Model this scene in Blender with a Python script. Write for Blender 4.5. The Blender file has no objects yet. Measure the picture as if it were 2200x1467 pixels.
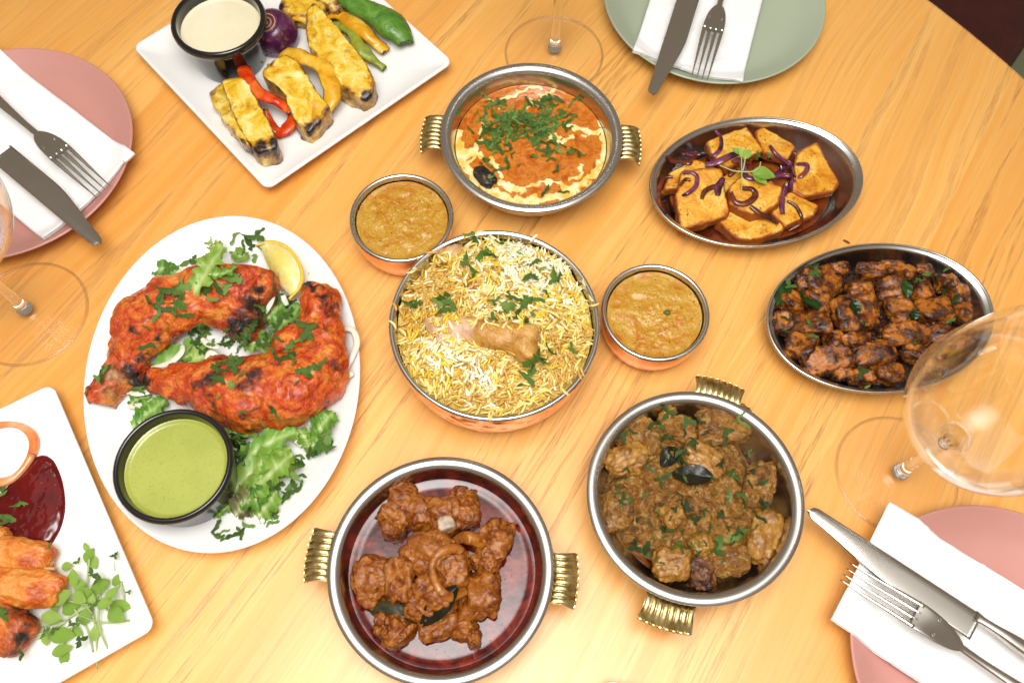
import bpy, math, random
import numpy as np
from mathutils import Vector, Matrix

random.seed(7)
RNG = np.random.default_rng(7)
SC = bpy.context.scene
COL = SC.collection
PI = math.pi

# ------------------------------------------------------------------ camera, world, lights, exposure
CAM_H = 0.65                                   # lens height above the table top (z = 0)
FPX, TILT, ROLL = 1899.96, 0.418776, 0.043913
_f0 = np.array([0, math.sin(TILT), -math.cos(TILT)])
_u0 = np.array([0, math.cos(TILT), math.sin(TILT)])
_r0 = np.array([1.0, 0, 0])
CAM_R = _r0*math.cos(ROLL) + _u0*math.sin(ROLL)
CAM_U = _u0*math.cos(ROLL) - _r0*math.sin(ROLL)
CAM_F = _f0
cam_data = bpy.data.cameras.new('camera')
cam = bpy.data.objects.new('camera', cam_data)
COL.objects.link(cam)
cam_data.sensor_width = 36.0
cam_data.lens = 36.0*FPX/2200.0
cam_data.clip_start = 0.01
cam_data.clip_end = 50
cam.matrix_world = Matrix(((CAM_R[0], CAM_U[0], -CAM_F[0], 0), (CAM_R[1], CAM_U[1], -CAM_F[1], 0),
                           (CAM_R[2], CAM_U[2], -CAM_F[2], CAM_H), (0, 0, 0, 1)))
cam_data.dof.use_dof = True
cam_data.dof.focus_distance = 0.655
cam_data.dof.aperture_fstop = 10.0
SC.camera = cam

world = bpy.data.worlds.new('World')
SC.world = world
world.use_nodes = True
world.node_tree.nodes['Background'].inputs[0].default_value = (0.80, 0.66, 0.52, 1)
world.node_tree.nodes['Background'].inputs[1].default_value = 0.20


def area(name, loc, size, power, col, target=(0, 0.25, 0)):
    l = bpy.data.lights.new(name, 'AREA')
    l.shape = 'RECTANGLE'
    l.size, l.size_y = size
    l.energy = power
    l.color = col
    o = bpy.data.objects.new(name, l)
    COL.objects.link(o)
    o.location = loc
    o.rotation_euler = (Vector(target)-Vector(loc)).to_track_quat('-Z', 'Y').to_euler()
    return o


def soft_falloff(o, centre, radius, floor):
    """bounced flash: brightest where it strikes the ceiling, fading outwards"""
    l = o.data
    l.use_nodes = True
    t = l.node_tree
    em = t.nodes['Emission']
    g = t.nodes.new('ShaderNodeNewGeometry')
    d = t.nodes.new('ShaderNodeVectorMath')
    d.operation = 'DISTANCE'
    t.links.new(g.outputs['Parametric'], d.inputs[0])
    d.inputs[1].default_value = (centre[0], centre[1], 0)
    mr = t.nodes.new('ShaderNodeMapRange')
    mr.interpolation_type = 'SMOOTHERSTEP'
    t.links.new(d.outputs['Value'], mr.inputs['Value'])
    mr.inputs['From Min'].default_value = 0.0
    mr.inputs['From Max'].default_value = radius
    mr.inputs['To Min'].default_value = 1.0
    mr.inputs['To Max'].default_value = floor
    t.links.new(mr.outputs['Result'], em.inputs['Strength'])


key = area('ceiling_bounce', (-0.02, -0.05, 1.32), (1.9, 1.7), 106, (1.0, 0.985, 0.96), (-0.02, -0.0499, 0))
soft_falloff(key, (0.5, 0.5), 0.40, 0.03)

SC.view_settings.view_transform = 'Standard'
SC.view_settings.look = 'None'
SC.view_settings.exposure = 0.71
SC.view_settings.gamma = 1.0
SC.render.engine = 'CYCLES'
SC.cycles.use_denoising = True
SC.cycles.max_bounces = 8
SC.cycles.transparent_max_bounces = 16
SC.cycles.transmission_bounces = 8
SC.cycles.sample_clamp_indirect = 6.0
SC.cycles.caustics_refractive = False


# ------------------------------------------------------------------ photo pixel -> place on a level at height z
def P(px, py, z=0.0):
    d = CAM_F + CAM_R*(px-1100)/FPX - CAM_U*(py-733.5)/FPX
    k = (z-CAM_H)/d[2]
    return np.array([d[0]*k, d[1]*k, z])


def PPM(p):                                   # photo pixels per metre at a place
    return FPX/float((np.asarray(p)-np.array([0, 0, CAM_H]))@CAM_F)


class Zone:                                   # measured on an enlarged detail of the photo
    def __init__(s, ox, oy, sc): s.o = (ox, oy); s.s = sc
    def px(s, x, y): return (s.o[0]+x/s.s, s.o[1]+y/s.s)
    def __call__(s, x, y, z=0.0): return P(*s.px(x, y), z)
    def m(s, L, z=0.03): return L/s.s/PPM(P(s.o[0]+200, s.o[1]+150, z))


# ------------------------------------------------------------------ numpy noise
def _hash(ix, iy, iz, seed):
    h = (ix.astype(np.uint32)*np.uint32(374761393) + iy.astype(np.uint32)*np.uint32(668265263)
         + iz.astype(np.uint32)*np.uint32(2147483647) + np.uint32((seed*974711) & 0xffffffff))
    h = (h ^ (h >> np.uint32(13)))*np.uint32(1274126177)
    h = h ^ (h >> np.uint32(16))
    h = h*np.uint32(2246822519)
    h = h ^ (h >> np.uint32(15))
    return (h & np.uint32(0xffffff)).astype(np.float64)/0xffffff


def vnoise(p, seed=0):
    p = np.asarray(p, float)
    i = np.floor(p).astype(np.int64)
    f = p-i
    f = f*f*f*(f*(f*6-15)+10)
    r = 0
    for dx in (0, 1):
        for dy in (0, 1):
            for dz in (0, 1):
                w = (f[..., 0] if dx else 1-f[..., 0])*(f[..., 1] if dy else 1-f[..., 1])*(f[..., 2] if dz else 1-f[..., 2])
                r = r + w*_hash(i[..., 0]+dx, i[..., 1]+dy, i[..., 2]+dz, seed)
    return r*2-1


def fbm(p, seed=0, octv=3, gain=0.5):
    a, r, q = 1.0, 0, np.asarray(p, float)
    for k in range(octv):
        r = r+a*vnoise(q*(2.03**k)+17.3*k, seed+k)
        a *= gain
    return r


def sstep(a, b, x):
    t = np.clip((x-a)/(b-a), 0, 1)
    return t*t*(3-2*t)


# ------------------------------------------------------------------ objects
def mk(name, V, F, mat, parent=None, loc=(0, 0, 0), rot=None, smooth=True, attrs=None, mats=None, fmat=None):
    me = bpy.data.meshes.new(name)
    V = np.asarray(V, float)
    if isinstance(F, np.ndarray):
        F = F.tolist()
    me.from_pydata(V.tolist(), [], F)
    if smooth:
        me.polygons.foreach_set('use_smooth', [True]*len(me.polygons))
    for k, a in (attrs or {}).items():
        at = me.attributes.new(k, 'FLOAT', 'POINT')
        at.data.foreach_set('value', np.asarray(a, np.float32))
    for m in (mats or [mat]):
        me.materials.append(m.m if isinstance(m, M) else m)
    if fmat is not None:
        me.polygons.foreach_set('material_index', np.asarray(fmat, np.int32))
    me.update()
    o = bpy.data.objects.new(name, me)
    COL.objects.link(o)
    o.location = tuple(float(v) for v in loc)
    if rot is not None:
        o.rotation_euler = rot
    o.parent = parent
    return o


def tag(o, label, cat, group=None, kind=None):
    o['label'] = label
    o['category'] = cat
    if group:
        o['group'] = group
    if kind:
        o['kind'] = kind
    return o


def thing(name, label, cat, loc=(0, 0, 0), rotz=0.0, group=None):
    o = bpy.data.objects.new(name, None)
    o.empty_display_size = 0.01
    COL.objects.link(o)
    o.location = tuple(float(v) for v in loc)
    o.rotation_euler = (0, 0, rotz)
    return tag(o, label, cat, group)


def put(name, V, F, mat, label, cat, group=None, **kw):
    """a one-mesh thing given in world coordinates: origin goes to the middle of its base"""
    V = np.asarray(V, float)
    c = np.array([V[:, 0].mean(), V[:, 1].mean(), V[:, 2].min()])
    return tag(mk(name, V-c, F, mat, loc=c, **kw), label, cat, group)


def cat_mesh(parts):
    Vs, Fs, n = [], [], 0
    for V, F in parts:
        Vs.append(np.asarray(V, float))
        Fs += [[i+n for i in f] for f in (F.tolist() if isinstance(F, np.ndarray) else F)]
        n += len(V)
    return np.concatenate(Vs), Fs


# ------------------------------------------------------------------ shapes
def spline(pts, n, closed=False):
    pts = np.asarray(pts, float)
    m = len(pts)
    if m == 2 and not closed:
        t = np.linspace(0, 1, n)[:, None]
        return pts[0]*(1-t)+pts[1]*t
    seg = m if closed else m-1
    t = np.linspace(0, seg, n, endpoint=not closed)
    i = np.minimum(t.astype(int), seg-1)
    f = (t-i)[:, None]
    g = (lambda k: pts[k % m]) if closed else (lambda k: pts[np.clip(k, 0, m-1)])
    p0, p1, p2, p3 = g(i-1), g(i), g(i+1), g(i+2)
    return 0.5*(2*p1+(p2-p0)*f+(2*p0-5*p1+4*p2-p3)*f*f+(3*p1-p0-3*p2+p3)*f**3)


def lathe(prof, n=96, sy=1.0):
    V, F, rows = [], [], []
    for r, z in prof:
        if r < 1e-7:
            rows.append([len(V)])
            V.append((0, 0, z))
        else:
            rows.append(list(range(len(V), len(V)+n)))
            for k in range(n):
                a = 2*PI*k/n
                V.append((r*math.cos(a), r*math.sin(a)*sy, z))
    for A, B in zip(rows[:-1], rows[1:]):
        for k in range(n):
            k2 = (k+1) % n
            if len(A) == 1 and len(B) == 1:
                continue
            if len(A) == 1:
                F.append((A[0], B[k2], B[k]))
            elif len(B) == 1:
                F.append((A[k], A[k2], B[0]))
            else:
                F.append((A[k], A[k2], B[k2], B[k]))
    return np.array(V), F


def grid_faces(nu, nv, wrap_v=False, off=0):
    F = []
    for i in range(nu-1):
        for j in range(nv if wrap_v else nv-1):
            a, b = off+i*nv+j, off+i*nv+(j+1) % nv
            F.append((a, b, b+nv, a+nv))
    return F


def sweep(path, sec, up=(0, 0, 1), cap=True, closed=True):
    """sec(i, t) -> (M,2) section in (side, up) at station i"""
    path = np.asarray(path, float)
    n = len(path)
    T = np.gradient(path, axis=0)
    T /= np.linalg.norm(T, axis=1)[:, None]+1e-12
    S = np.cross(T, np.asarray(up, float))
    S /= np.linalg.norm(S, axis=1)[:, None]+1e-9
    U = np.cross(S, T)
    V = []
    for i in range(n):
        s = np.asarray(sec(i, i/(n-1)), float)
        V.append(path[i]+s[:, :1]*S[i]+s[:, 1:]*U[i])
    M = len(V[0])
    F = grid_faces(n, M, wrap_v=closed)
    if cap and closed:
        F.append(tuple(range(M)))
        F.append(tuple(range((n-1)*M+M-1, (n-1)*M-1, -1)))
    return np.concatenate(V), F


def ring2(a, b, m=10, k=2.0):
    t = np.linspace(0, 2*PI, m, endpoint=False)
    c, s = np.cos(t), np.sin(t)
    return np.stack([a*np.sign(c)*np.abs(c)**(2/k), b*np.sign(s)*np.abs(s)**(2/k)], -1)


def tube(path, ra, rb=None, n=None, m=8, up=(0, 0, 1)):
    path = np.asarray(path, float)
    if n:
        path = spline(path, n)
    rf = ra if callable(ra) else (lambda t: ra)
    bf = (rb if callable(rb) else (lambda t: rb)) if rb is not None else rf
    return sweep(path, lambda i, t: ring2(rf(t), bf(t), m), up)


_CS = {}


def cube_sphere(n):
    if n in _CS:
        return _CS[n]
    g = np.linspace(-1, 1, n+1)
    g = np.tan(g*PI/4)
    A, B = np.meshgrid(g, g, indexing='ij')
    one = np.ones_like(A)
    V, F, off = [], [], 0
    for ax in range(3):
        for s in (-1, 1):
            c = [None]*3
            c[ax] = one*s
            c[(ax+1) % 3] = A if s > 0 else B
            c[(ax+2) % 3] = B if s > 0 else A
            V.append(np.stack(c, -1).reshape(-1, 3))
            i, j = np.meshgrid(np.arange(n), np.arange(n), indexing='ij')
            a = (off+i*(n+1)+j).ravel()
            F.append(np.stack([a, a+n+1, a+n+2, a+1], -1))
            off += (n+1)**2
    V, F = np.concatenate(V), np.concatenate(F)
    _, idx, inv = np.unique(np.round(V, 6), axis=0, return_index=True, return_inverse=True)
    V, F = V[idx], inv.reshape(-1)[F]
    V /= np.linalg.norm(V, axis=1)[:, None]
    _CS[n] = (V, F)
    return V, F


def chunk(size, k=3.0, amp=0.12, freq=1.6, seed=0, n=16, fine=0.03, ffreq=6.0, fibre=0.0, taper=0.0):
    s, F = cube_sphere(n)
    r = (np.abs(s)**k).sum(1)**(-1/k)
    p = s*r[:, None]
    edge = 1-np.sort(np.abs(p), axis=1)[:, 1]          # 0 on edges of the box, 1 mid-face
    q = p+0.35*np.stack([fbm(p*0.9+5, seed+11, 2), fbm(p*0.9+9, seed+12, 2), fbm(p*0.9+13, seed+13, 2)], -1)*amp*2.2
    d = amp*fbm(q*freq+seed*3.1, seed, 3)+fine*fbm(q*ffreq+seed, seed+5, 2)
    if fibre:
        d = d+fibre*fbm(q*np.array([1.2, 9.0, 5.0])+seed, seed+8, 2)
    p = q+s*d[:, None]
    if taper:
        p[:, 1:] *= (1-taper*p[:, :1]*0.5)
    return p*np.asarray(size)/2, F, edge, d


def rotz(V, a):
    c, s = math.cos(a), math.sin(a)
    V = np.asarray(V, float).copy()
    x, y = V[:, 0].copy(), V[:, 1].copy()
    V[:, 0], V[:, 1] = c*x-s*y, s*x+c*y
    return V


def tiltm(V, rx=0.0, ry=0.0):
    M = np.array(Matrix.Rotation(rx, 3, 'X') @ Matrix.Rotation(ry, 3, 'Y'))
    return V @ M.T


def surface_nets(fun, lo, hi, h):
    lo, hi = np.asarray(lo, float), np.asarray(hi, float)
    n = np.ceil((hi-lo)/h).astype(int)+1
    ax = [lo[k]+h*np.arange(n[k]) for k in range(3)]
    G = np.stack(np.meshgrid(*ax, indexing='ij'), -1)
    F = fun(G.reshape(-1, 3)).reshape(n)
    c = n-1
    acc = np.zeros((c[0], c[1], c[2], 3))
    cnt = np.zeros(tuple(c))
    sl = lambda o: tuple(slice(o[k], o[k]+c[k]) for k in range(3))
    corners = [(i, j, k) for i in (0, 1) for j in (0, 1) for k in (0, 1)]
    for a in corners:
        for d in range(3):
            if a[d] == 0:
                b = list(a)
                b[d] = 1
                fa, fb = F[sl(a)], F[sl(b)]
                m = (fa < 0) != (fb < 0)
                t = np.where(m, fa/(fa-fb+1e-30*(fa == fb)), 0)
                for k in range(3):
                    acc[..., k] += np.where(m, a[k]+(t if k == d else 0), 0)
                cnt += m
    act = cnt > 0
    idx = -np.ones(tuple(c), int)
    idx[act] = np.arange(act.sum())
    ijk = np.argwhere(act)
    V = lo+h*(ijk+acc[act]/cnt[act][:, None])
    Fs = []
    for d in range(3):
        o = [0, 0, 0]
        o[d] = 1
        A = F[tuple(slice(0, n[k]-o[k]) for k in range(3))]
        B = F[tuple(slice(o[k], n[k]) for k in range(3))]
        m = (A < 0) != (B < 0)
        e = np.argwhere(m)
        u, v = (d+1) % 3, (d+2) % 3
        ok = (e[:, u] > 0) & (e[:, v] > 0) & (e[:, u] < c[u]) & (e[:, v] < c[v])
        e = e[ok]
        sgn = (A[tuple(e.T)] < 0)
        du = np.zeros(3, int); du[u] = 1
        dv = np.zeros(3, int); dv[v] = 1
        q = np.stack([idx[tuple((e-du-dv).T)], idx[tuple((e-dv).T)], idx[tuple(e.T)], idx[tuple((e-du).T)]], -1)
        q[~sgn] = q[~sgn][:, ::-1]
        Fs.append(q)
    return V, np.concatenate(Fs)


def sd_cap(p, a, b, ra, rb, fl=1.0):
    a, b = np.asarray(a, float), np.asarray(b, float)
    s = np.array([1, 1, 1/fl])
    p, a, b = p*s, a*s, b*s
    ab = b-a
    t = np.clip((p-a)@ab/(ab@ab+1e-12), 0, 1)
    return np.linalg.norm(p-a-t[:, None]*ab, axis=1)-(ra+(rb-ra)*t)


def smin(a, b, k):
    h = np.clip(0.5+0.5*(b-a)/k, 0, 1)
    return b+(a-b)*h-k*h*(1-h)


def poly_dist(pts, xy, closed=True):
    """distance to a polyline and inside test"""
    pts = np.asarray(pts, float)
    xy = np.asarray(xy, float)
    d = np.full(len(xy), 1e9)
    ins = np.zeros(len(xy), bool)
    m = len(pts)
    for i in range(m if closed else m-1):
        a, b = pts[i], pts[(i+1) % m]
        ab = b-a
        t = np.clip((xy-a)@ab/(ab@ab+1e-18), 0, 1)
        d = np.minimum(d, np.linalg.norm(xy-a-t[:, None]*ab, axis=1))
        if closed:
            cr = ((a[1] > xy[:, 1]) != (b[1] > xy[:, 1]))
            with np.errstate(divide='ignore', invalid='ignore'):
                xi = (b[0]-a[0])*(xy[:, 1]-a[1])/(b[1]-a[1])+a[0]
            ins ^= cr & (xy[:, 0] < xi)
    return d, ins


def disc(R, nr=60, na=160, hf=None, Rf=None, sy=1.0):
    """round sheet; hf(x,y) gives height; Rf(angle) scales the edge"""
    V = [(0.0, 0.0)]
    for i in range(1, nr+1):
        a = np.linspace(0, 2*PI, na, endpoint=False)
        rr = R*(i/nr)*(Rf(a) if Rf else 1.0)
        V += list(zip(rr*np.cos(a), rr*np.sin(a)*sy))
    V = np.array(V)
    z = hf(V[:, 0], V[:, 1]) if hf else np.zeros(len(V))
    F = [(0, 1+k, 1+(k+1) % na) for k in range(na)]
    for i in range(nr-1):
        for k in range(na):
            a, b = 1+i*na+k, 1+i*na+(k+1) % na
            F.append((a, a+na, b+na, b))
    return np.c_[V, z], F


def rrect(hw, hh, r, n=8):
    out = []
    for cx, cy, a0 in ((hw-r, hh-r, 0), (-hw+r, hh-r, PI/2), (-hw+r, -hh+r, PI), (hw-r, -hh+r, 1.5*PI)):
        for k in range(n+1):
            a = a0+PI/2*k/n
            out.append((cx+r*math.cos(a), cy+r*math.sin(a)))
    return np.array(out)


# ------------------------------------------------------------------ materials
def C(h):
    h = h.lstrip('#')
    return tuple(((v/12.92) if v <= 0.04045 else ((v+0.055)/1.055)**2.4) for v in (int(h[i:i+2], 16)/255 for i in (0, 2, 4)))+(1.0,)


class M:
    CON = 1.0                                 # contrast of the noise patterns

    def __init__(s, name, **kw):
        s.m = bpy.data.materials.new(name)
        s.m.use_nodes = True
        s.t = s.m.node_tree
        s.b = s.t.nodes['Principled BSDF']
        s._c = None
        s.set(**kw)

    KEY = dict(col='Base Color', rough='Roughness', metal='Metallic', spec='Specular IOR Level', coat='Coat Weight', coatr='Coat Roughness',
               ior='IOR', trans='Transmission Weight', sss='Subsurface Weight', sssr='Subsurface Radius', ssss='Subsurface Scale',
               normal='Normal', sheen='Sheen Weight', aniso='Anisotropic')

    def plug(s, sock, v):
        if isinstance(v, bpy.types.NodeSocket):
            s.t.links.new(v, sock)
        elif isinstance(v, str):
            sock.default_value = C(v)
        else:
            sock.default_value = v

    def set(s, **kw):
        for k, v in kw.items():
            s.plug(s.b.inputs[s.KEY[k]], v)
        return s

    def n(s, typ, **props):
        nd = s.t.nodes.new(typ)
        for k, v in props.items():
            setattr(nd, k, v)
        return nd

    def coord(s, scale=(1, 1, 1), rnd=True):
        s._c = s._c or {}
        if (scale, rnd) in s._c:
            return s._c[(scale, rnd)]
        s._c[(scale, rnd)] = o = s._coord(scale, rnd)
        return o

    def _coord(s, scale, rnd):
        tc = s.n('ShaderNodeTexCoord')
        out = tc.outputs['Object']
        if rnd:
            oi = s.n('ShaderNodeObjectInfo')
            ml = s.n('ShaderNodeMath', operation='MULTIPLY')
            s.t.links.new(oi.outputs['Random'], ml.inputs[0])
            ml.inputs[1].default_value = 3.7
            ad = s.n('ShaderNodeVectorMath', operation='ADD')
            s.t.links.new(out, ad.inputs[0])
            s.t.links.new(ml.outputs[0], ad.inputs[1])
            out = ad.outputs[0]
        if scale != (1, 1, 1):
            mp = s.n('ShaderNodeVectorMath', operation='MULTIPLY')
            s.t.links.new(out, mp.inputs[0])
            mp.inputs[1].default_value = scale
            out = mp.outputs[0]
        return out

    def noise(s, scale, detail=4, rough=0.55, dist=0.0, vec=None):
        nd = s.n('ShaderNodeTexNoise')
        s.t.links.new(vec or s.coord(), nd.inputs['Vector'])
        nd.inputs['Scale'].default_value = scale
        nd.inputs['Detail'].default_value = detail
        nd.inputs['Roughness'].default_value = rough
        nd.inputs['Distortion'].default_value = dist
        if s.CON != 1.0:
            ma = s.n('ShaderNodeMath', operation='MULTIPLY_ADD', use_clamp=True)
            s.t.links.new(nd.outputs[0], ma.inputs[0])
            ma.inputs[1].default_value = s.CON
            ma.inputs[2].default_value = 0.5-0.5*s.CON
            return ma.outputs[0]
        return nd.outputs[0]

    def vor(s, scale, feature='F1', vec=None, out='Distance', rnd=1.0):
        nd = s.n('ShaderNodeTexVoronoi', feature=feature)
        s.t.links.new(vec or s.coord(), nd.inputs['Vector'])
        nd.inputs['Scale'].default_value = scale
        nd.inputs['Randomness'].default_value = rnd
        return nd.outputs[out]

    def ramp(s, fac, stops, interp='LINEAR'):
        nd = s.n('ShaderNodeValToRGB')
        r = nd.color_ramp
        r.interpolation = interp
        while len(r.elements) < len(stops):
            r.elements.new(0.5)
        for e, (p, c) in zip(r.elements, stops):
            e.position = p
            e.color = C(c) if isinstance(c, str) else ((c, c, c, 1) if not isinstance(c, tuple) else c)
        s.plug(nd.inputs[0], fac)
        return nd.outputs[0]

    def mix(s, fac, a, b, blend='MIX'):
        nd = s.n('ShaderNodeMix', data_type='RGBA', blend_type=blend)
        s.plug(nd.inputs[0], fac)
        s.plug(nd.inputs[6], a)
        s.plug(nd.inputs[7], b)
        return nd.outputs[2]

    def math(s, op, a, b=0.0, clamp=False):
        nd = s.n('ShaderNodeMath', operation=op, use_clamp=clamp)
        s.plug(nd.inputs[0], a)
        s.plug(nd.inputs[1], b)
        return nd.outputs[0]

    def attr(s, name):
        nd = s.n('ShaderNodeAttribute', attribute_name=name)
        return nd.outputs['Fac']

    def bump(s, h, dist=0.001, strength=1.0, prev=None):
        nd = s.n('ShaderNodeBump')
        nd.inputs['Strength'].default_value = strength
        nd.inputs['Distance'].default_value = dist
        s.t.links.new(h, nd.inputs['Height'])
        if prev is not None:
            s.t.links.new(prev, nd.inputs['Normal'])
        return nd.outputs[0]


def simple(name, col, rough=0.5, **kw):
    return M(name, col=col, rough=rough, **kw).m


def ceramic(name, col, rough=0.18, **kw):
    m = M(name, rough=rough, **kw)
    v = m.noise(14, 3)
    c = C(col)
    m.set(col=m.ramp(v, [(0.3, tuple(x*0.97 for x in c[:3])+(1,)), (0.7, c)]))
    m.set(rough=m.ramp(m.noise(60, 4), [(0.3, rough*0.85), (0.7, rough*1.35)]))
    return m.m


def metal(name, col, rough=0.2, scratch=0.2, bumpv=0.000003):
    m = M(name, col=col, metal=1.0)
    sm = m.noise(22, 5, 0.6)
    fine = m.noise(700, 2, 0.5, vec=m.coord((1, 1, 0.15)))
    m.set(rough=m.ramp(sm, [(0.35, rough*0.9), (0.7, rough*1.15)]), normal=m.bump(m.noise(30, 2), 0.00001))
    return m.m


def saucy(name, stops, scale=60, rough=0.25, bump=0.0006, bscale=90, coat=0.2, specks=None, detail=5, dist=0.6, char=None, spec=0.5, grain=None):
    """mottled, wet food: colour by noise, optional specks and a 'char' attribute"""
    m = M(name, coat=coat*0.5, coatr=0.12, spec=spec*0.8)
    col = m.ramp(m.noise(scale*1.7, detail, 0.62, dist), stops)
    if grain:
        col = m.mix(m.ramp(m.noise(1100, 2, 0.6), [(0.3, 0.6), (0.65, 0.0)]), col, grain)
    if specks:
        sc, th, sp = specks
        v = m.vor(sc)
        col = m.mix(m.ramp(v, [(th, 1.0), (th*1.5, 0.0)]), col, sp)
    if char:
        a = m.math('ADD', m.attr('char'), m.math('MULTIPLY', m.math('SUBTRACT', m.noise(140, 5, 0.65), 0.5), 1.1))
        col = m.mix(m.ramp(a, [(0.42, 0.0), (0.62, 0.75), (0.85, 1.0)]), col, char)
    hb = m.math('ADD', m.noise(bscale, 5, 0.62), m.math('MULTIPLY', m.noise(bscale*4.5, 3), 0.3))
    m.set(col=col, rough=m.ramp(m.noise(120, 3), [(0.3, rough*0.7), (0.7, rough*1.6)]), normal=m.bump(hb, bump))
    return m.m


# wood: glued ash staves, grain along local X
def wood_material():
    m = M('honey_ash_wood', coat=0.6, coatr=0.30, spec=0.5)
    v = m.coord((1, 1, 1))
    warp = m.noise(3.0, 3, 0.5, vec=m.coord((0.55, 1, 1)))
    vv = m.n('ShaderNodeVectorMath', operation='ADD')
    m.t.links.new(m.coord((0.9, 34, 1)), vv.inputs[0])
    cmb = m.n('ShaderNodeCombineXYZ')
    m.t.links.new(m.math('MULTIPLY', warp, 3.0), cmb.inputs[1])
    m.t.links.new(cmb.outputs[0], vv.inputs[1])
    rings = m.noise(1.6, 4, 0.55, vec=vv.outputs[0])
    bands = m.noise(2.0, 2, 0.5, vec=m.coord((0.5, 14, 1)))
    col = m.ramp(rings, [(0.34, '#e6a44c'), (0.45, '#efb662'), (0.54, '#f4c474'), (0.64, '#e8a852')])
    col = m.mix(m.ramp(bands, [(0.35, 0.0), (0.65, 0.45)]), col, '#e6a048')
    oi = m.n('ShaderNodeObjectInfo')
    col = m.mix(m.math('MULTIPLY', oi.outputs['Random'], 0.55), col, '#f4b862')
    col = m.mix(m.math('MULTIPLY', m.math('FRACT', m.math('MULTIPLY', oi.outputs['Random'], 7.3)), 0.42), col, '#dc8e34')
    # early-wood pores: short dark dashes gathered along the growth lines
    lines = m.noise(1.6, 3, 0.5, vec=vv.outputs[0])
    lmask = m.ramp(lines, [(0.505, 0.0), (0.53, 1.0), (0.555, 1.0), (0.58, 0.0)])
    dash = m.noise(1.0, 2, 0.6, vec=m.coord((42, 1500, 1)))
    patch = m.ramp(m.noise(2.4, 3, 0.5, vec=m.coord((0.8, 3.0, 1))), [(0.42, 0.0), (0.62, 1.0)])
    pores = m.math('MULTIPLY', m.math('MULTIPLY', lmask, m.ramp(dash, [(0.47, 0.0), (0.60, 1.0)])), m.math('ADD', m.math('MULTIPLY', patch, 0.85), 0.15))
    col = m.mix(m.math('MULTIPLY', lmask, 0.20), col, '#c4782c')
    col = m.mix(m.math('MULTIPLY', pores, 0.55), col, '#7d4415')
    fine = m.noise(1.0, 3, 0.6, vec=m.coord((26, 900, 1)))
    col = m.mix(m.ramp(fine, [(0.35, 0.13), (0.6, 0.0)]), col, '#b86f28')
    m.set(col=col, rough=m.ramp(fine, [(0.3, 0.42), (0.7, 0.33)]),
          normal=m.bump(m.math('SUBTRACT', fine, pores), 0.00008))
    return m.m


WOOD = wood_material()
WHITE = ceramic('white_porcelain', '#f1f0ed', 0.16, coat=0.3)
PINK = ceramic('dusty_pink_stoneware', '#c88f84', 0.34)
SAGE = ceramic('sage_green_stoneware', '#a9b39b', 0.38)
BLACK = ceramic('black_stoneware', '#17161a', 0.22, coat=0.4)
BLACKM = ceramic('black_melamine', '#121214', 0.14, coat=0.6)
STEEL = metal('polished_steel', '#d2cfc9', 0.26)
STEEL_IN = metal('satin_steel', '#c9c6c1', 0.24)
CUTLERY = metal('cutlery_steel', '#cfcac2', 0.22)
BRASS = M('brass', metal=1.0)
BRASS.set(col=BRASS.ramp(BRASS.noise(160, 5, 0.65), [(0.36, '#a88c4c'), (0.5, '#d8c082'), (0.7, '#e6d6a4')]), rough=BRASS.ramp(BRASS.noise(90, 4), [(0.35, 0.22), (0.65, 0.42)]),
          normal=BRASS.bump(BRASS.noise(260, 3), 0.00025))
BRASS = BRASS.m
PAPER = M('paper_napkin', rough=0.85, col='#f3f3f2', sheen=0.1)
PAPER.set(normal=PAPER.bump(PAPER.noise(900, 2), 0.00006), sss=0.0)
PAPER = PAPER.m


def copper_material(hammer):
    m = M('hammered_copper' if hammer else 'copper', col='#f2b48c', metal=1.0, rough=0.2)
    h = m.vor(95, 'SMOOTH_F1')
    if hammer:
        m.set(normal=m.bump(h, 0.0035, 0.9))
    m.set(rough=m.ramp(m.noise(40, 4), [(0.3, 0.16), (0.7, 0.3)]))
    return m.m


COPPER_H, COPPER = copper_material(True), copper_material(False)


def glass_thin(name='thin_clear_glass', pw=3.0, k=0.80, tint=0.997):
    """thin wall: clear with a Fresnel reflection"""
    m = M(name)
    t = m.n('ShaderNodeBsdfTransparent')
    t.inputs[0].default_value = (tint, tint, tint*0.995, 1)
    g = m.n('ShaderNodeBsdfGlossy')
    g.inputs['Roughness'].default_value = 0.02
    g.inputs['Color'].default_value = (1, 1, 1, 1)
    f = m.n('ShaderNodeLayerWeight')
    f.inputs['Blend'].default_value = 0.5
    fac = m.math('ADD', m.math('MULTIPLY', m.math('POWER', f.outputs['Facing'], pw), k), 0.014)
    mx = m.n('ShaderNodeMixShader')
    m.t.links.new(fac, mx.inputs[0])
    m.t.links.new(t.outputs[0], mx.inputs[1])
    m.t.links.new(g.outputs[0], mx.inputs[2])
    m.t.links.new(mx.outputs[0], m.t.nodes['Material Output'].inputs['Surface'])
    return m.m


GLASS_T = glass_thin()
GLASS_K = glass_thin('thick_clear_glass', 1.7, 0.75, 0.93)
GLASS_R = glass_thin('glass_foot_edge', 1.2, 0.65, 0.985)
GLASS = M('clear_crystal', col=(1, 1, 1, 1), rough=0.0, trans=1.0, ior=1.5).m


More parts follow.
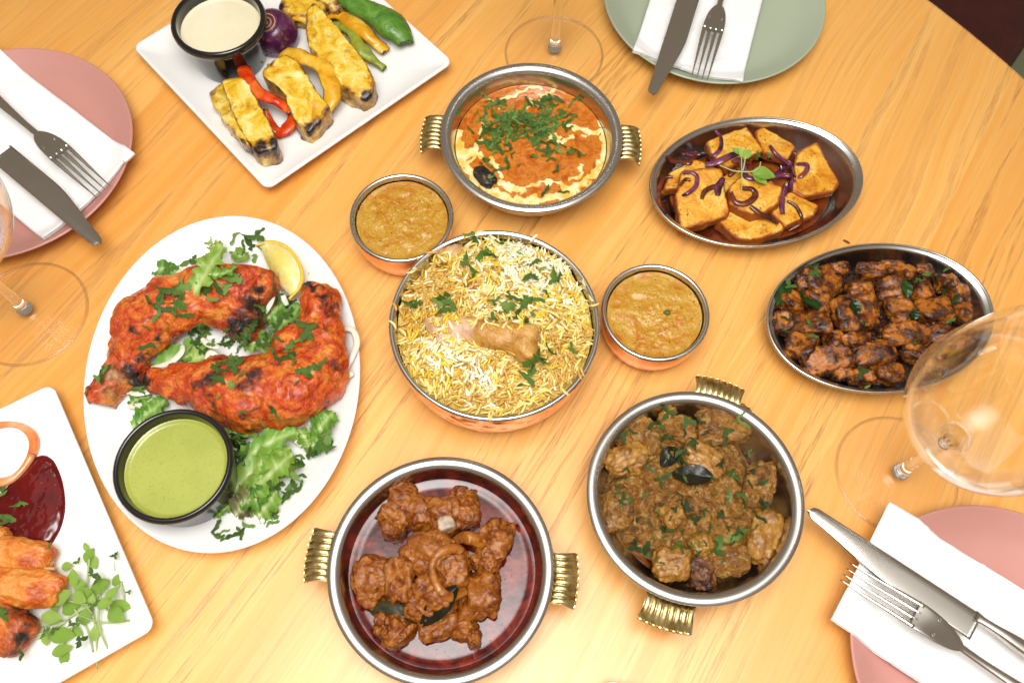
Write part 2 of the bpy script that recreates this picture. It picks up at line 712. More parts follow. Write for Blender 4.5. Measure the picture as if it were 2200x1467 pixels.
def leaf_material(name, stops, rough=0.4, rib=None):
    m = M(name, rough=rough, spec=0.4)
    n = m.noise(160, 3, 0.5)
    col = m.ramp(n, stops)
    oi = m.n('ShaderNodeObjectInfo')
    col = m.mix(m.ramp(oi.outputs['Random'], [(0.0, 0.0), (0.45, 0.0), (1.0, 0.75)]), col, stops[-1][1])
    col = m.mix(m.ramp(m.math('FRACT', m.math('MULTIPLY', oi.outputs['Random'], 9.7)), [(0.3, 0.65), (0.7, 0.0)]), col, stops[0][1])
    if rib:
        col = m.mix(m.attr('rib'), col, rib)
    # light comes through a leaf
    d = m.b
    tr = m.n('ShaderNodeBsdfTranslucent')
    m.t.links.new(col, tr.inputs[0])
    mx = m.n('ShaderNodeMixShader')
    mx.inputs[0].default_value = 0.18
    m.set(col=col, normal=m.bump(m.noise(420, 3), 0.0003))
    m.t.links.new(d.outputs[0], mx.inputs[1])
    m.t.links.new(tr.outputs[0], mx.inputs[2])
    m.t.links.new(mx.outputs[0], m.t.nodes['Material Output'].inputs['Surface'])
    return m.m


CORI = leaf_material('coriander_green', [(0.2, '#28480f'), (0.5, '#4c7424'), (0.8, '#8fae58')])
CORI_D = leaf_material('cooked_coriander', [(0.3, '#1f3210'), (0.6, '#3a541a'), (0.8, '#5c7630')], 0.3)
MICRO = leaf_material('microgreen_leaf', [(0.3, '#7fa63a'), (0.6, '#9dbf52'), (0.8, '#b3cf70')])
STEM = leaf_material('pale_green_stem', [(0.3, '#a9bf72'), (0.7, '#c9d49a')])
CURRYLEAF = leaf_material('curry_leaf_green', [(0.3, '#142a10'), (0.6, '#234a18'), (0.8, '#386222')], 0.25)
BAY = leaf_material('cooked_bay_leaf', [(0.3, '#1a1a10'), (0.6, '#2d2a18'), (0.8, '#4a4526')], 0.25)
LETT = leaf_material('lettuce_green', [(0.25, '#6b9230'), (0.55, '#8eb048'), (0.8, '#aec46c')], 0.35, rib='#c9d792')
LETT_D = leaf_material('dark_lettuce_green', [(0.25, '#4b7f24'), (0.55, '#6b9c36'), (0.8, '#8ab850')], 0.35, rib='#c5d68e')
LETT_P = leaf_material('purple_tinged_lettuce', [(0.3, '#5b4634'), (0.5, '#7d8a45'), (0.7, '#9db05c')], 0.35, rib='#c9cf9c')

# ================================================================== SETTING: table, seat, floor
GA = math.radians(60.5)                       # direction of the grain
TC, TR = np.array([-0.380, -0.0316]), 1.050   # round table top


def build_table():
    t = thing('table', 'round honey-coloured wooden table top of glued staves under all the dishes', 'table', (TC[0], TC[1], -0.75))
    n = np.array([math.sin(GA), -math.cos(GA)])
    off = float(TC@n)
    cuts = [0.016, -0.466, -0.691]
    b = [0.016, 0.112, 0.196, 0.300, 0.385, 0.480, 0.57]
    b = [-1.35, -1.22, -1.09, -0.98, -0.89, -0.79, -0.691, -0.612, -0.545, -0.466, -0.372, -0.262, -0.178, -0.085] + b + [0.66, 0.75]
    for v0, v1 in zip(b[:-1], b[1:]):
        a0, a1 = max(v0-off, -TR+0.004), min(v1-off, TR-0.004)
        if a1-a0 < 0.01:
            continue
        vs = np.linspace(a0, a1, 9)
        def outline(R, z):
            vc = np.clip(vs, -R+1e-4, R-1e-4)
            u = np.sqrt(np.maximum(R*R-vc*vc, 1e-6))
            return [(u[k], vs[k], z) for k in range(9)]+[(-u[k], vs[k], z) for k in range(8, -1, -1)]
        rings = [outline(TR-0.004, 0.0), outline(TR-0.001, -0.0012), outline(TR, -0.004), outline(TR, -0.028)]
        V = np.array(sum(rings, []))
        F = [tuple(range(18))]
        for r in range(3):
            for k in range(18):
                k2 = (k+1) % 18
                F.append((r*18+k, (r+1)*18+k, (r+1)*18+k2, r*18+k2))
        # local frame: X along grain, Y across (towards n)
        F = [tuple(reversed(f)) for f in F]
        V[:, 1] *= -1
        F = [tuple(reversed(f)) for f in F]
        o = mk('stave', V, F, WOOD, t, loc=(0, 0, 0.75), smooth=False)
        o.rotation_euler = (0, 0, GA)
    V, F = lathe([(0, -0.72), (0.30, -0.72), (0.30, -0.70), (0.06, -0.66), (0.045, -0.1), (0.12, -0.03), (0, -0.03)], 40)
    mk('pedestal', V+np.array([0, 0, 0.72]), F, simple('dark_iron', '#1c1a19', 0.5, metal=0.6), t)
    return t


build_table()
fl = mk('floor', [(-3, -3, -0.75), (3, -3, -0.75), (3, 3, -0.75), (-3, 3, -0.75)], [(0, 1, 2, 3)], None, smooth=False,
        mats=[M('green_grey_floor', rough=0.6, col='#8f9a78').m])
fl['kind'] = 'structure'


def build_seat():
    m = M('maroon_leather', rough=0.42)
    h = m.vor(160, 'SMOOTH_F1', vec=m.coord((1, 2.4, 1)))
    m.set(col=m.ramp(m.noise(30, 3), [(0.3, '#3b0f0c'), (0.7, '#4a1611')]), normal=m.bump(h, 0.002, 0.6))
    # far side of the table: its right edge runs up the corner of the picture
    a, b = P(2176, 142, -0.28)[:2], P(2204, 100, -0.28)[:2]
    d = (b-a)/np.linalg.norm(b-a)
    nl = np.array([-d[1], d[0]])
    c = a+d*0.10+nl*0.235
    t = thing('seat', 'dark maroon leather chair seat beyond the far edge of the table', 'chair', (c[0], c[1], -0.75), math.atan2(d[1], d[0]))
    rings = []
    for inset, z in ((0.02, 0.39), (0.0, 0.405), (0.0, 0.455), (0.012, 0.468), (0.04, 0.474)):
        o = rrect(0.24-inset, 0.235-inset, 0.03, 6)
        rings.append(np.c_[o, np.full(len(o), z)])
    nn = len(rings[0])
    V = np.concatenate(rings)
    F = grid_faces(len(rings), nn, True)+[tuple(range((len(rings)-1)*nn, len(rings)*nn)), tuple(range(nn-1, -1, -1))]
    mk('cushion', V, F, m.m, t)
    for sx in (-1, 1):
        for sy in (-1, 1):
            V, F = tube([(sx*0.19, sy*0.19, 0.0), (sx*0.18, sy*0.18, 0.392)], 0.016, m=10, up=(1, 0, 0))
            mk('leg', V, F, simple('dark_wood', '#2a1710', 0.5), t)


build_seat()


# ================================================================== TABLEWARE
def coupe_plate(c, r, m, label, group):
    s = r/0.105
    prof = [(0, 0.001), (0.055, 0.001), (0.060, 0.0), (0.064, 0.0005), (0.085, 0.008), (0.099, 0.0155), (0.1046, 0.0205), (0.1052, 0.0215), (0.1045, 0.0222),
            (0.1032, 0.0219), (0.096, 0.0170), (0.084, 0.0105), (0.068, 0.0068), (0.04, 0.0055), (0, 0.0055)]
    prof = spline(np.array(prof), 60)
    prof[:, 0] *= s
    prof[0, 0] = prof[-1, 0] = 0
    prof[:, 0] = np.maximum(prof[:, 0], 0)
    V, F = lathe(prof, 128)
    return tag(mk('plate', V, F, m, loc=(c[0], c[1], 0)), label, 'plate', group)


coupe_plate((-0.4409, 0.4385), 0.1088, PINK, 'dusty pink round plate at the left edge under napkin, fork and knife', None)
coupe_plate((0.1770, 0.6466), 0.1048, SAGE, 'sage green round plate under the napkin and cutlery at the top', None)
coupe_plate((0.3435, 0.0615), 0.1045, PINK, 'dusty pink round plate at the lower right under a white napkin', None)


def rect_plate(corner, along, L, W, label, side=1):
    """corner: outer corner; along: direction of one edge; the plate lies on `side` of it"""
    d = np.asarray(along, float)
    d /= np.linalg.norm(d)
    n = np.array([-d[1], d[0]])*side
    c = np.asarray(corner)+d*L/2+n*W/2
    rings = []
    for inset, z, r in ((0.030, 0.0, 0.006), (0.024, 0.0002, 0.006), (0.010, 0.0060, 0.007), (0.002, 0.0140, 0.008), (0.0, 0.0165, 0.008), (0.0006, 0.0178, 0.008),
                        (0.0020, 0.0180, 0.0075), (0.0042, 0.0168, 0.007), (0.014, 0.0122, 0.006), (0.026, 0.0100, 0.006), (0.040, 0.0094, 0.006)):
        o = rrect(L/2-inset, W/2-inset, r, 8)
        rings.append(np.c_[o, np.full(len(o), z)])
    nn = len(rings[0])
    V = np.concatenate(rings)
    F = grid_faces(len(rings), nn, True)+[tuple(range((len(rings)-1)*nn, len(rings)*nn)), tuple(range(nn-1, -1, -1))]
    return tag(mk('plate', V, F, WHITE, loc=(c[0], c[1], 0), rot=(0, 0, math.atan2(d[1], d[0]))), label, 'plate', 'white square-cornered plates')


SQ_L, SQ_B, SQ_R = P(272, 93, .018)[:2], P(573, 408, .018)[:2], P(964, 140, .018)[:2]
rect_plate(SQ_B, SQ_R-SQ_B, 0.2075, 0.2075, 'white square plate of grilled vegetables and paneer at the top left', 1)
RC_T, RC_B = P(112, 822, .018)[:2], P(335, 1348, .018)[:2]
rect_plate(RC_B, RC_T-RC_B, 0.2075, 0.2075, 'white square-cornered plate with red chutney at the lower left corner', 1)
WC = P(1297, 1456, .018)[:2]
rect_plate(WC, P(1340, 1468, .018)[:2]-WC, 0.2075, 0.2075, 'white plate of which only a corner shows at the bottom edge', -1)


def oval_plate():
    prof = [(0, 0.001), (0.060, 0.001), (0.066, 0.0), (0.072, 0.001), (0.088, 0.0095), (0.099, 0.0175), (0.1030, 0.0205), (0.1036, 0.0215), (0.1030, 0.0224),
            (0.1015, 0.0222), (0.093, 0.0165), (0.084, 0.0105), (0.076, 0.0082), (0.06, 0.0076), (0, 0.0075)]
    prof = spline(np.array(prof), 60)
    prof[0, 0] = prof[-1, 0] = 0
    V, F = lathe(np.maximum(prof, 0), 160, 0.1380/0.1036)
    return tag(mk('plate', V, F, WHITE, loc=(-0.2188, 0.2449, 0), rot=(0, 0, math.radians(10.4))), 'white oval plate holding the two red grilled chicken legs', 'plate')


oval_plate()


def lathe_part(name, prof, m, parent, n=112, k=None, sy=1.0, loc=(0, 0, 0)):
    pr = np.array(prof, float)
    if k:
        pr = spline(pr, k)
        pr[:, 0] = np.maximum(pr[:, 0], 0)
        for e in (0, -1):
            if prof[e][0] == 0:
                pr[e, 0] = 0
    V, F = lathe(pr, n, sy)
    return mk(name, V, F, m, parent, loc=loc)


# ---- round karahi pans with two ribbed brass handles
def karahi(c, hpx, label):
    t = thing('serving_pan', label, 'pan', (c[0], c[1], 0), 0, 'steel pans with ribbed brass handles')
    lathe_part('bowl', [(0, 0.0), (0.044, 0.0), (0.058, 0.010), (0.0665, 0.028), (0.0695, 0.040), (0.0690, 0.0420), (0.0682, 0.0428), (0.0672, 0.0420),
                        (0.0660, 0.038), (0.0630, 0.027), (0.055, 0.0125), (0.043, 0.0045), (0, 0.003)], STEEL_IN, t, k=90)
    lathe_part('rim', [(0.0672, 0.0426), (0.0680, 0.0410), (0.0720, 0.0424), (0.0752, 0.0434), (0.0762, 0.0443), (0.0760, 0.0453), (0.0750, 0.0460), (0.0735, 0.0465), (0.0718, 0.0465), (0.0700, 0.0459),
                       (0.0684, 0.0447), (0.0675, 0.0434), (0.0672, 0.0426)], STEEL, t, k=50)
    for hx, hy in hpx:
        w = P(hx, hy, 0.040)[:2]-np.asarray(c)
        a = math.atan2(w[1], w[0])
        ni, nj, W = 129, 14, 0.0185
        u = np.linspace(-1, 1, ni)
        tt = np.linspace(0, 1, nj)
        U, T = np.meshgrid(u, tt, indexing='ij')
        rib = np.abs(np.sin((U*0.5+0.5)*PI*8))**0.55
        wv = W*(1-0.10*np.sin(PI*np.clip(T*1.05, 0, 1))+0.02*T)
        X = U*wv
        Y = 0.0700+0.0235*T-X**2/(2*0.086)+0.0004*rib*T
        Z = 0.0372+0.0030*np.sin(PI*np.clip(T*0.95, 0, 1))-0.0040*T**4
        top = Z+0.0010*rib*sstep(0.22, 0.36, T)+0.0005
        bot = Z-0.0016
        V = np.concatenate([np.stack([X, Y, top], -1).reshape(-1, 3), np.stack([X, Y, bot], -1).reshape(-1, 3)])
        n0 = ni*nj
        F = grid_faces(ni, nj)
        F = [tuple(reversed(f)) for f in F]+[tuple(i+n0 for i in f) for f in F]
        per = [i*nj for i in range(ni)]+[(ni-1)*nj+j for j in range(1, nj)]+[i*nj+nj-1 for i in range(ni-2, -1, -1)]+[j for j in range(nj-2, 0, -1)]
        F += [(per[k], per[(k+1) % len(per)], per[(k+1) % len(per)]+n0, per[k]+n0) for k in range(len(per))]
        V = rotz(V, a-PI/2)
        h = mk('handle', V, F, BRASS, t)
        X = np.linspace(-0.0195, 0.0195, 24)
        pl = []
        for z in (0.0315, 0.0405):
            for r in (0.0688, 0.0716):
                yy = r-X**2/(2*0.078)
                pl.append(np.stack([X, yy, np.full_like(X, z)], -1))
        V = rotz(np.concatenate(pl), a-PI/2)
        q = 24
        F = []
        for k in range(q-1):
            A = [s*q+k for s in (0, 1, 3, 2)]
            for e in range(4):
                a1, b1 = A[e], A[(e+1) % 4]
                F.append((a1, b1, b1+1, a1+1))
        F += [(0, q, 3*q, 2*q), (q-1, 3*q-1, 4*q-1, 2*q-1)]
        mk('mounting_plate', V, F, BRASS, h, smooth=False)
    return t


K1, K3, K4 = (0.00866, 0.45886), (-0.04102, 0.10187), (0.13264, 0.15937)
karahi(K1, ((928, 282), (1356, 305)), 'handled steel pan of creamy orange curry under the wine glass foot, farthest')
karahi(K3, ((678, 1190), (1217, 1243)), 'handled steel pan of dark red mutton gravy at the bottom middle')
karahi(K4, ((1546, 838), (1436, 1315)), 'handled steel pan of brown chicken curry, handles at top and bottom')


# ---- copper bowls
def copper_bowl(c, r, h, rb, shell, label, rim=0.0017):
    t = thing('copper_bowl', label, 'bowl', (c[0], c[1], 0), 0, 'copper-shelled steel bowls')
    lathe_part('copper_shell', [(0, 0.0), (rb*0.9, 0.0), (rb, 0.0018), (rb+(r-rb)*0.45, h*0.24), (rb+(r-rb)*0.80, h*0.55), (r-0.0020, h*0.90), (r-0.0022, h*0.955), (r-0.0040, h*0.955)], shell, t, k=60)
    lathe_part('steel_lining', [(r-0.0040, h-0.0046), (r-0.0016, h-0.0044), (r-0.0003, h-0.0034), (r, h-0.0018), (r-0.0008, h-0.0004), (r-0.0020, h), (r-0.0033, h-0.0006), (r-0.0040, h-0.0022),
                                (r-0.0046, h*0.8), (r-(r-rb)*0.4-0.005, h*0.35), (rb*0.9, 0.006), (0, 0.005)], STEEL, t, k=70)
    return t


CB1, CB2, CBB = (-0.09316, 0.37714), (0.10944, 0.30253), (-0.01343, 0.27887)
copper_bowl(CB1, 0.0419, 0.040, 0.0335, COPPER, 'small copper bowl of tan curry touching the rice bowl, left one')
copper_bowl(CB2, 0.0419, 0.040, 0.0335, COPPER, 'small copper bowl of tan curry between rice bowl and oval dishes')
copper_bowl(CBB, 0.0780, 0.060, 0.0660, COPPER_H, 'large hammered copper bowl heaped with yellow rice in the middle')


# ---- oval steel dishes
def oval_dish(c, rx, ry, ang, label):
    t = thing('oval_dish', label, 'dish', (c[0], c[1], 0), ang, 'oval steel dishes')
    lathe_part('dish', [(0, 0.0), (0.066, 0.0), (0.072, 0.0022), (0.0825, 0.0130), (0.0872, 0.0205), (0.0885, 0.0226), (0.0875, 0.0232), (0.0858, 0.0218), (0.0815, 0.0145), (0.072, 0.0042), (0.066, 0.0022), (0, 0.0018)],
               STEEL_IN, t, n=160, k=80, sy=ry/rx)
    lathe_part('rim', [(0.0868, 0.0228), (0.0880, 0.0212), (0.0905, 0.0222), (0.0923, 0.0232), (0.0928, 0.0242), (0.0922, 0.0254), (0.0908, 0.0256), (0.0898, 0.0246), (0.0880, 0.0237), (0.0870, 0.0232), (0.0868, 0.0228)],
               STEEL, t, n=160, k=44, sy=ry/rx)
    return t


OD1, OD2, ODA = (0.2012, 0.4379), (0.2901, 0.3148), math.radians(13.6)
oval_dish(OD1, 0.0925, 0.0645, ODA, 'oval steel dish of golden paneer and purple onion below the sage plate')
oval_dish(OD2, 0.0925, 0.0645, ODA, 'oval steel dish of dark fried chicken behind the big wine glass bowl')


# ---- black dip bowls
def ramekin(c, z0, r, h, rb, m, label, wall=0.0045):
    t = thing('dip_bowl', label, 'bowl', (c[0], c[1], z0), 0, 'black dip bowls')
    lathe_part('bowl', [(0, 0.0008), (rb*0.86, 0.0008), (rb*0.93, 0.0), (rb, 0.0016), (rb+(r-rb)*0.35, h*0.45), (rb+(r-rb)*0.62, h*0.78), (r-0.0006, h*0.86), (r, h*0.92), (r-0.0006, h*0.97), (r-0.0022, h),
                        (r-wall*0.85, h*0.985), (r-wall, h*0.94), (r-wall-0.0012, h*0.75), (rb-0.004, h*0.2), (rb-0.008, 0.004), (0, 0.0035)], m, t, k=90)
    return t


RG, RGZ, RGH = (-0.2321, 0.1627), 0.0078, 0.042
_rc = (P(449, 119, .058)[0], P(449, 119, .058)[1]+0.0412)
RCM, RCZ, RCH = _rc, 0.0095, 0.048
ramekin(RG, RGZ, 0.0415, RGH, 0.0355, BLACK, 'black bowl of green mint sauce on the oval chicken plate')
ramekin(RCM, RCZ, 0.0412, RCH, 0.0315, BLACKM, 'glossy black bowl of white dip on the top left square plate', 0.0052)


# ---- wine glasses
def wine_glass(c, label):
    t = thing('wine_glass', label, 'wine glass', (c[0], c[1], 0), 0, 'wine glasses')
    lathe_part('foot', [(0, 0.0003), (0.030, 0.0003), (0.0445, 0.0003), (0.0457, 0.0009), (0.0459, 0.0014), (0.0455, 0.0020), (0.0445, 0.0023), (0.030, 0.0028), (0.016, 0.0042), (0.009, 0.0062), (0.0062, 0.0085), (0.0060, 0.0095)], GLASS_T, t, n=96, k=60)
    lathe_part('foot_rim', [(0.0443, 0.0012), (0.0446, 0.0004), (0.0455, 0.0001), (0.0463, 0.0006), (0.0465, 0.0014), (0.0461, 0.0023), (0.0453, 0.0027), (0.0445, 0.0023), (0.0443, 0.0012)], GLASS_R, t, n=96, k=24)
    lathe_part('stem', [(0, 0.0090), (0.0060, 0.0095), (0.0056, 0.0115), (0.0050, 0.0135), (0.0044, 0.020), (0.0040, 0.05), (0.0041, 0.075), (0.0043, 0.080), (0, 0.0804)], GLASS, t, n=48, k=40)
    lathe_part('bowl_base', [(0.0043, 0.080), (0.0046, 0.0855), (0.0060, 0.0905), (0.0090, 0.0935), (0.0112, 0.0944), (0.0102, 0.0952), (0.0070, 0.0957), (0, 0.0958)], GLASS_K, t, n=48, k=40)
    outer = [(0.0112, 0.0942), (0.022, 0.0985), (0.036, 0.1085), (0.047, 0.1240), (0.0525, 0.1420), (0.0530, 0.1550), (0.0505, 0.1740), (0.0455, 0.1960), (0.0405, 0.2150), (0.0385, 0.2230)]
    pr = spline(np.array(outer), 60)
    inner = pr[::-1].copy()
    inner[:, 0] -= 0.0011
    pr2 = np.concatenate([pr, [[0.0381, 0.2236]], inner])
    V, F = lathe(pr2, 128)
    b = mk('bowl', V, F, GLASS_T, t)
    return t


wine_glass((0.0276, 0.5860), 'wine glass at the top, only its foot and stem in view')
wine_glass((0.2960, 0.1926), 'wine glass on the right, round bowl leaning over the dark chicken dish')
wine_glass((-0.3895, 0.2949), 'wine glass at the left edge beside the pink plate')


# ---- napkins
def napkin(corner, e1, e2, zf, label, seed):
    """corner + e1 (length) + e2 (width) in world xy; zf(x,y) height of what lies beneath"""
    corner, e1, e2 = (np.asarray(v, float)[:2] for v in (corner, e1, e2))
    t = thing('napkin', label, 'napkin', (corner[0], corner[1], 0), 0, 'white paper napkins')
    nu, nv = 60, 40
    u, v = np.meshgrid(np.linspace(0, 1, nu), np.linspace(0, 1, nv), indexing='ij')
    for k in range(3):
        sh = 0.0008*k*((-1)**k)
        ins = 0.0012*k
        x = corner[0]+e1[0]*(ins+u*(1-ins))+e2[0]*(v+sh)
        y = corner[1]+e1[1]*(ins+u*(1-ins))+e2[1]*(v+sh)
        q = np.stack([x*26, y*26, 0*x+seed], -1)
        wav = 0.0013*fbm(q*np.array([1, 1, 1.0]), seed, 3)*1.0+0.0007*np.exp(-((v-0.5-0.04*np.sin(7*u))/0.02)**2)*0.6
        dgl = np.abs(((u*1.7+v*0.9+0.15*seed) % 0.55)-0.27)
        wav = wav+0.0012*np.exp(-(dgl/0.016)**2)
        z = zf(x, y)+0.0010+0.0010*(2-k)+wav+0.0008*v*(2-k)
        V = np.stack([x-corner[0], y-corner[1], z], -1).reshape(-1, 3)
        V2 = V-np.array([0, 0, 0.00035])
        F = grid_faces(nu, nv)
        n0 = nu*nv
        per = [i*nv for i in range(nu)]+[(nu-1)*nv+j for j in range(1, nv)]+[i*nv+nv-1 for i in range(nu-2, -1, -1)]+[j for j in range(nv-2, 0, -1)]
        FF = F+[tuple(i+n0 for i in reversed(f)) for f in F]+[(per[a], per[(a+1) % len(per)], per[(a+1) % len(per)]+n0, per[a]+n0) for a in range(len(per))]
        mk('ply', np.concatenate([V, V2]), FF, PAPER, t)
    return t


def plate_top(c, r):
    pr = np.array([(0.0, 0.0056), (0.068, 0.0070), (0.084, 0.0107), (0.096, 0.0172), (0.1035, 0.0222), (0.120, 0.0222), (0.135, 0.020), (0.16, 0.016)])
    def f(x, y):
        d = np.hypot(x-c[0], y-c[1])/r*0.105
        base = np.interp(d, pr[:, 0], pr[:, 1])
        return np.maximum(base, 0.0120)          # the stiff folded paper bridges the hollow of the plate
    return f


def quad_frame(A, B, D):
    return A, B-A, D-A


zt = 0.0225
A, B, D = P(292, 333, zt), P(-40, 77, zt), P(95, 514, zt)
napkin(A, (B-A)*1.0, (D-A), plate_top((-0.4409, 0.4385), 0.1088), 'white folded napkin lying on the left pink plate', 1)
A, B, D = P(1594, 181, zt), P(1650, -40, zt), P(1359, 113, zt)
napkin(A, (B-A)*1.05, (D-A), plate_top((0.1770, 0.6466), 0.1048), 'white folded napkin lying on the sage green plate', 2)
A, B, D = P(1909, 1078, zt), P(2260, 1292, zt), P(1783, 1330, zt)
napkin(A, (B-A)*1.15, (D-A), plate_top((0.3435, 0.0615), 0.1045), 'white folded napkin lying on the right pink plate, corner over the table', 3)


# ---- cutlery
def place_axis(root, tip, to, lift=0.0):
    tip, to = np.asarray(tip, float), np.asarray(to, float)
    d = to-tip
    L = np.linalg.norm(d)
    x = d/L
    y = np.cross((0, 0, 1), x)
    y /= np.linalg.norm(y)
    z = np.cross(x, y)
    root.matrix_world = Matrix(((x[0], y[0], z[0], tip[0]), (x[1], y[1], z[1], tip[1]), (x[2], y[2], z[2], tip[2]), (0, 0, 0, 1)))


def knife(tip, to, label, blade=0.130, width=0.0200):
    t = thing('knife', label, 'knife', tip, 0, 'table knives')
    st = np.linspace(0, 1, 44)
    V, n = [], 12
    for s in st:
        x = s*blade
        spine = width*0.30*math.sqrt(max(0.0, 1-(1-min(s/0.055, 1.0))**2))
        edge = width*(0.16+0.54*sstep(-0.05, 0.58, s))*math.sqrt(max(0.0, 1-(1-min(s/0.07, 1.0))**2))
        th = 0.0009
        for k in range(n):
            a = 2*PI*k/n
            yy = (spine if math.sin(a) > 0 else edge)*math.sin(a)
            V.append((x, yy, th*math.cos(a)*(1-0.55*(math.sin(a) < 0)*abs(math.sin(a)))))
    F = grid_faces(len(st), n, True)+[tuple(range(n)), tuple(range((len(st)-1)*n+n-1, (len(st)-1)*n-1, -1))]
    mk('blade', V, F, CUTLERY, t)
    hs = np.linspace(0, 1, 40)
    V, n = [], 16
    Lh = 0.105
    for s in hs:
        x = blade-0.004+s*Lh
        w = 0.0042+0.0030*sstep(0.05, 0.9, s)-0.0012*sstep(0.0, 0.06, s)*(1-sstep(0.1, 0.3, s))
        h = 0.0021+0.0017*sstep(0.0, 0.25, s)
        if s > 0.97:
            w *= math.sqrt(max(0.05, 1-((s-0.97)/0.03)**2))
            h *= math.sqrt(max(0.05, 1-((s-0.97)/0.03)**2))
        yo = width*0.12
        for k in range(n):
            a = 2*PI*k/n
            V.append((x, yo+w*math.copysign(abs(math.cos(a))**0.7, math.cos(a)), h*math.copysign(abs(math.sin(a))**0.7, math.sin(a))))
    F = grid_faces(len(hs), n, True)+[tuple(range(n)), tuple(range((len(hs)-1)*n+n-1, (len(hs)-1)*n-1, -1))]
    mk('handle', V, F, CUTLERY, t)
    place_axis(t, tip, to)
    return t


def fork(tip, to, label, L=0.200, w=0.0097):
    t = thing('fork', label, 'fork', tip, 0, 'table forks')
    def zc(x):                                   # side curve: tines dip, shoulder rises, handle falls
        x = np.asarray(x, float)
        return 0.0070*np.exp(-((x-0.056)/0.032)**2)-0.0008+0.0045*sstep(0.08, 0.18, x)
    tl = 0.049
    # head and handle
    st = np.concatenate([np.linspace(tl, 0.086, 24), np.linspace(0.089, L, 36)])
    V, n = [], 16
    for x in st:
        if x < 0.086:
            q = (x-tl)/(0.086-tl)
            hw = w*(1-0.03*q)*math.sqrt(max(0.0, 1-(max(q-0.05, 0)/0.99)**2.3))
            hw = max(hw, 0.0028)
        else:
            hw = 0.0028+0.0034*sstep(0.095, L-0.01, x)
        if x > L-0.004:
            hw *= math.sqrt(max(0.04, 1-((x-L+0.004)/0.004)**2))
        th = 0.0010+0.0007*sstep(0.06, 0.095, x)
        for k in range(n):
            a = 2*PI*k/n
            yy = hw*math.copysign(abs(math.cos(a))**0.8, math.cos(a))
            dish = 0.0012*(yy/w)**2 if x < 0.086 else 0
            V.append((x, yy, float(zc(x))+th*math.sin(a)+dish))
    F = grid_faces(len(st), n, True)+[tuple(range(n)), tuple(range((len(st)-1)*n+n-1, (len(st)-1)*n-1, -1))]
    mk('handle', V, F, CUTLERY, t)
    for k in range(4):
        y0 = (k-1.5)*w*0.49
        y1 = (k-1.5)*w*0.545
        xs = np.linspace(0, tl+0.004, 22)
        path = np.stack([xs, y0+(y1-y0)*xs/tl, zc(xs)+0.0012*(y0/w)**2], -1)
        V, F = tube(path, lambda s: 0.0004+0.0014*sstep(-0.1, 0.95, s), lambda s: 0.0004+0.0007*sstep(0, 0.7, s), m=10)
        mk('tine', V, F, CUTLERY, t)
    # small stamped marks on the shoulder
    zs = float(zc(0.065))+0.0011
    parts = []
    y = -0.0062
    pts = [(0, 0), (0.0018, 0), (0.0006, 0.0007), (0.0018, 0.0014), (0, 0.0014)]
    parts.append(tube([(0.0640+a, y+b, zs+0.0004) for a, b in pts], 0.00016, m=5))
    sq = [(-0.0005, -0.0005), (0.0023, -0.0005), (0.0023, 0.0019), (-0.0005, 0.0019), (-0.0005, -0.0005)]
    parts.append(tube([(0.0640+a, y+b, zs+0.0004) for a, b in sq], 0.00012, m=5))
    ring = [(0.0651+0.0011*math.cos(a), 0.0062+0.0011*math.sin(a), zs+0.0004) for a in np.linspace(0.6, 5.9, 14)]
    parts.append(tube(ring, 0.00016, m=5))
    V, F = cat_mesh(parts)
    mk('maker_mark', V, F, CUTLERY, t)
    place_axis(t, tip, to)
    return t


knife(P(219, 524, 0.0300), P(11, 350, 0.0325), 'steel knife with dark blade on the left napkin, tip over the table')
fork(P(222, 412, 0.0298), P(20, 238, 0.0305), 'steel fork on the left pink plate, tines pointing at the square napkin corner')
knife(P(1403, 206, 0.0300), P(1468, 0, 0.0325), 'steel knife with dark blade on the sage plate, tip over the table')
fork(P(1503, 168, 0.0298), P(1549, 0, 0.0305), 'steel fork on the napkin of the sage green plate')
knife(P(1734, 1096, 0.0300), P(2068, 1314, 0.0325), 'shiny steel knife on the right napkin, tip near the brown curry pan')
fork(P(1815, 1226, 0.0298), P(2018, 1362, 0.0305), 'steel fork lying beside the knife on the right napkin')

tag(mk('crumb', *chunk((0.006, 0.0022, 0.0012), 2.2, 0.2, seed=5, n=5)[:2], simple('brown_crumb', '#6b3413', 0.6), loc=P(1818, 519, 0.0006), rot=(0, 0, -0.6)),
    'tiny brown crumb on the wood between the two oval dishes', 'crumb')

# ================================================================== FOOD HELPERS
_SEEN = {}


def where(cx, cy, mx, my, rx, ry):
    """plain words for a place in a dish, as the picture shows it"""
    u, v = (cx-mx)/rx, (cy-my)/ry
    if math.hypot(u, v) < 0.34:
        return 'near the middle'
    a = int(round(math.degrees(math.atan2(-v, u))/45)) % 8
    side = ('right', 'upper right', 'top', 'upper left', 'left', 'lower left', 'bottom', 'lower right')[a]
    return ('at the outer ' if math.hypot(u, v) > 0.72 else 'toward the ')+side


def single(label, alt):
    """a second thing with the same words is told apart by alt"""
    for w in ('', alt+' ', 'another ', 'lower '):
        if w+label not in _SEEN and len((w+label).split()) <= 16:
            _SEEN[w+label] = 1
            return w+label
    return label


M.CON = 1.75
_DG = [None]


def refresh():
    bpy.context.view_layer.update()
    _DG[0] = bpy.context.evaluated_depsgraph_get()


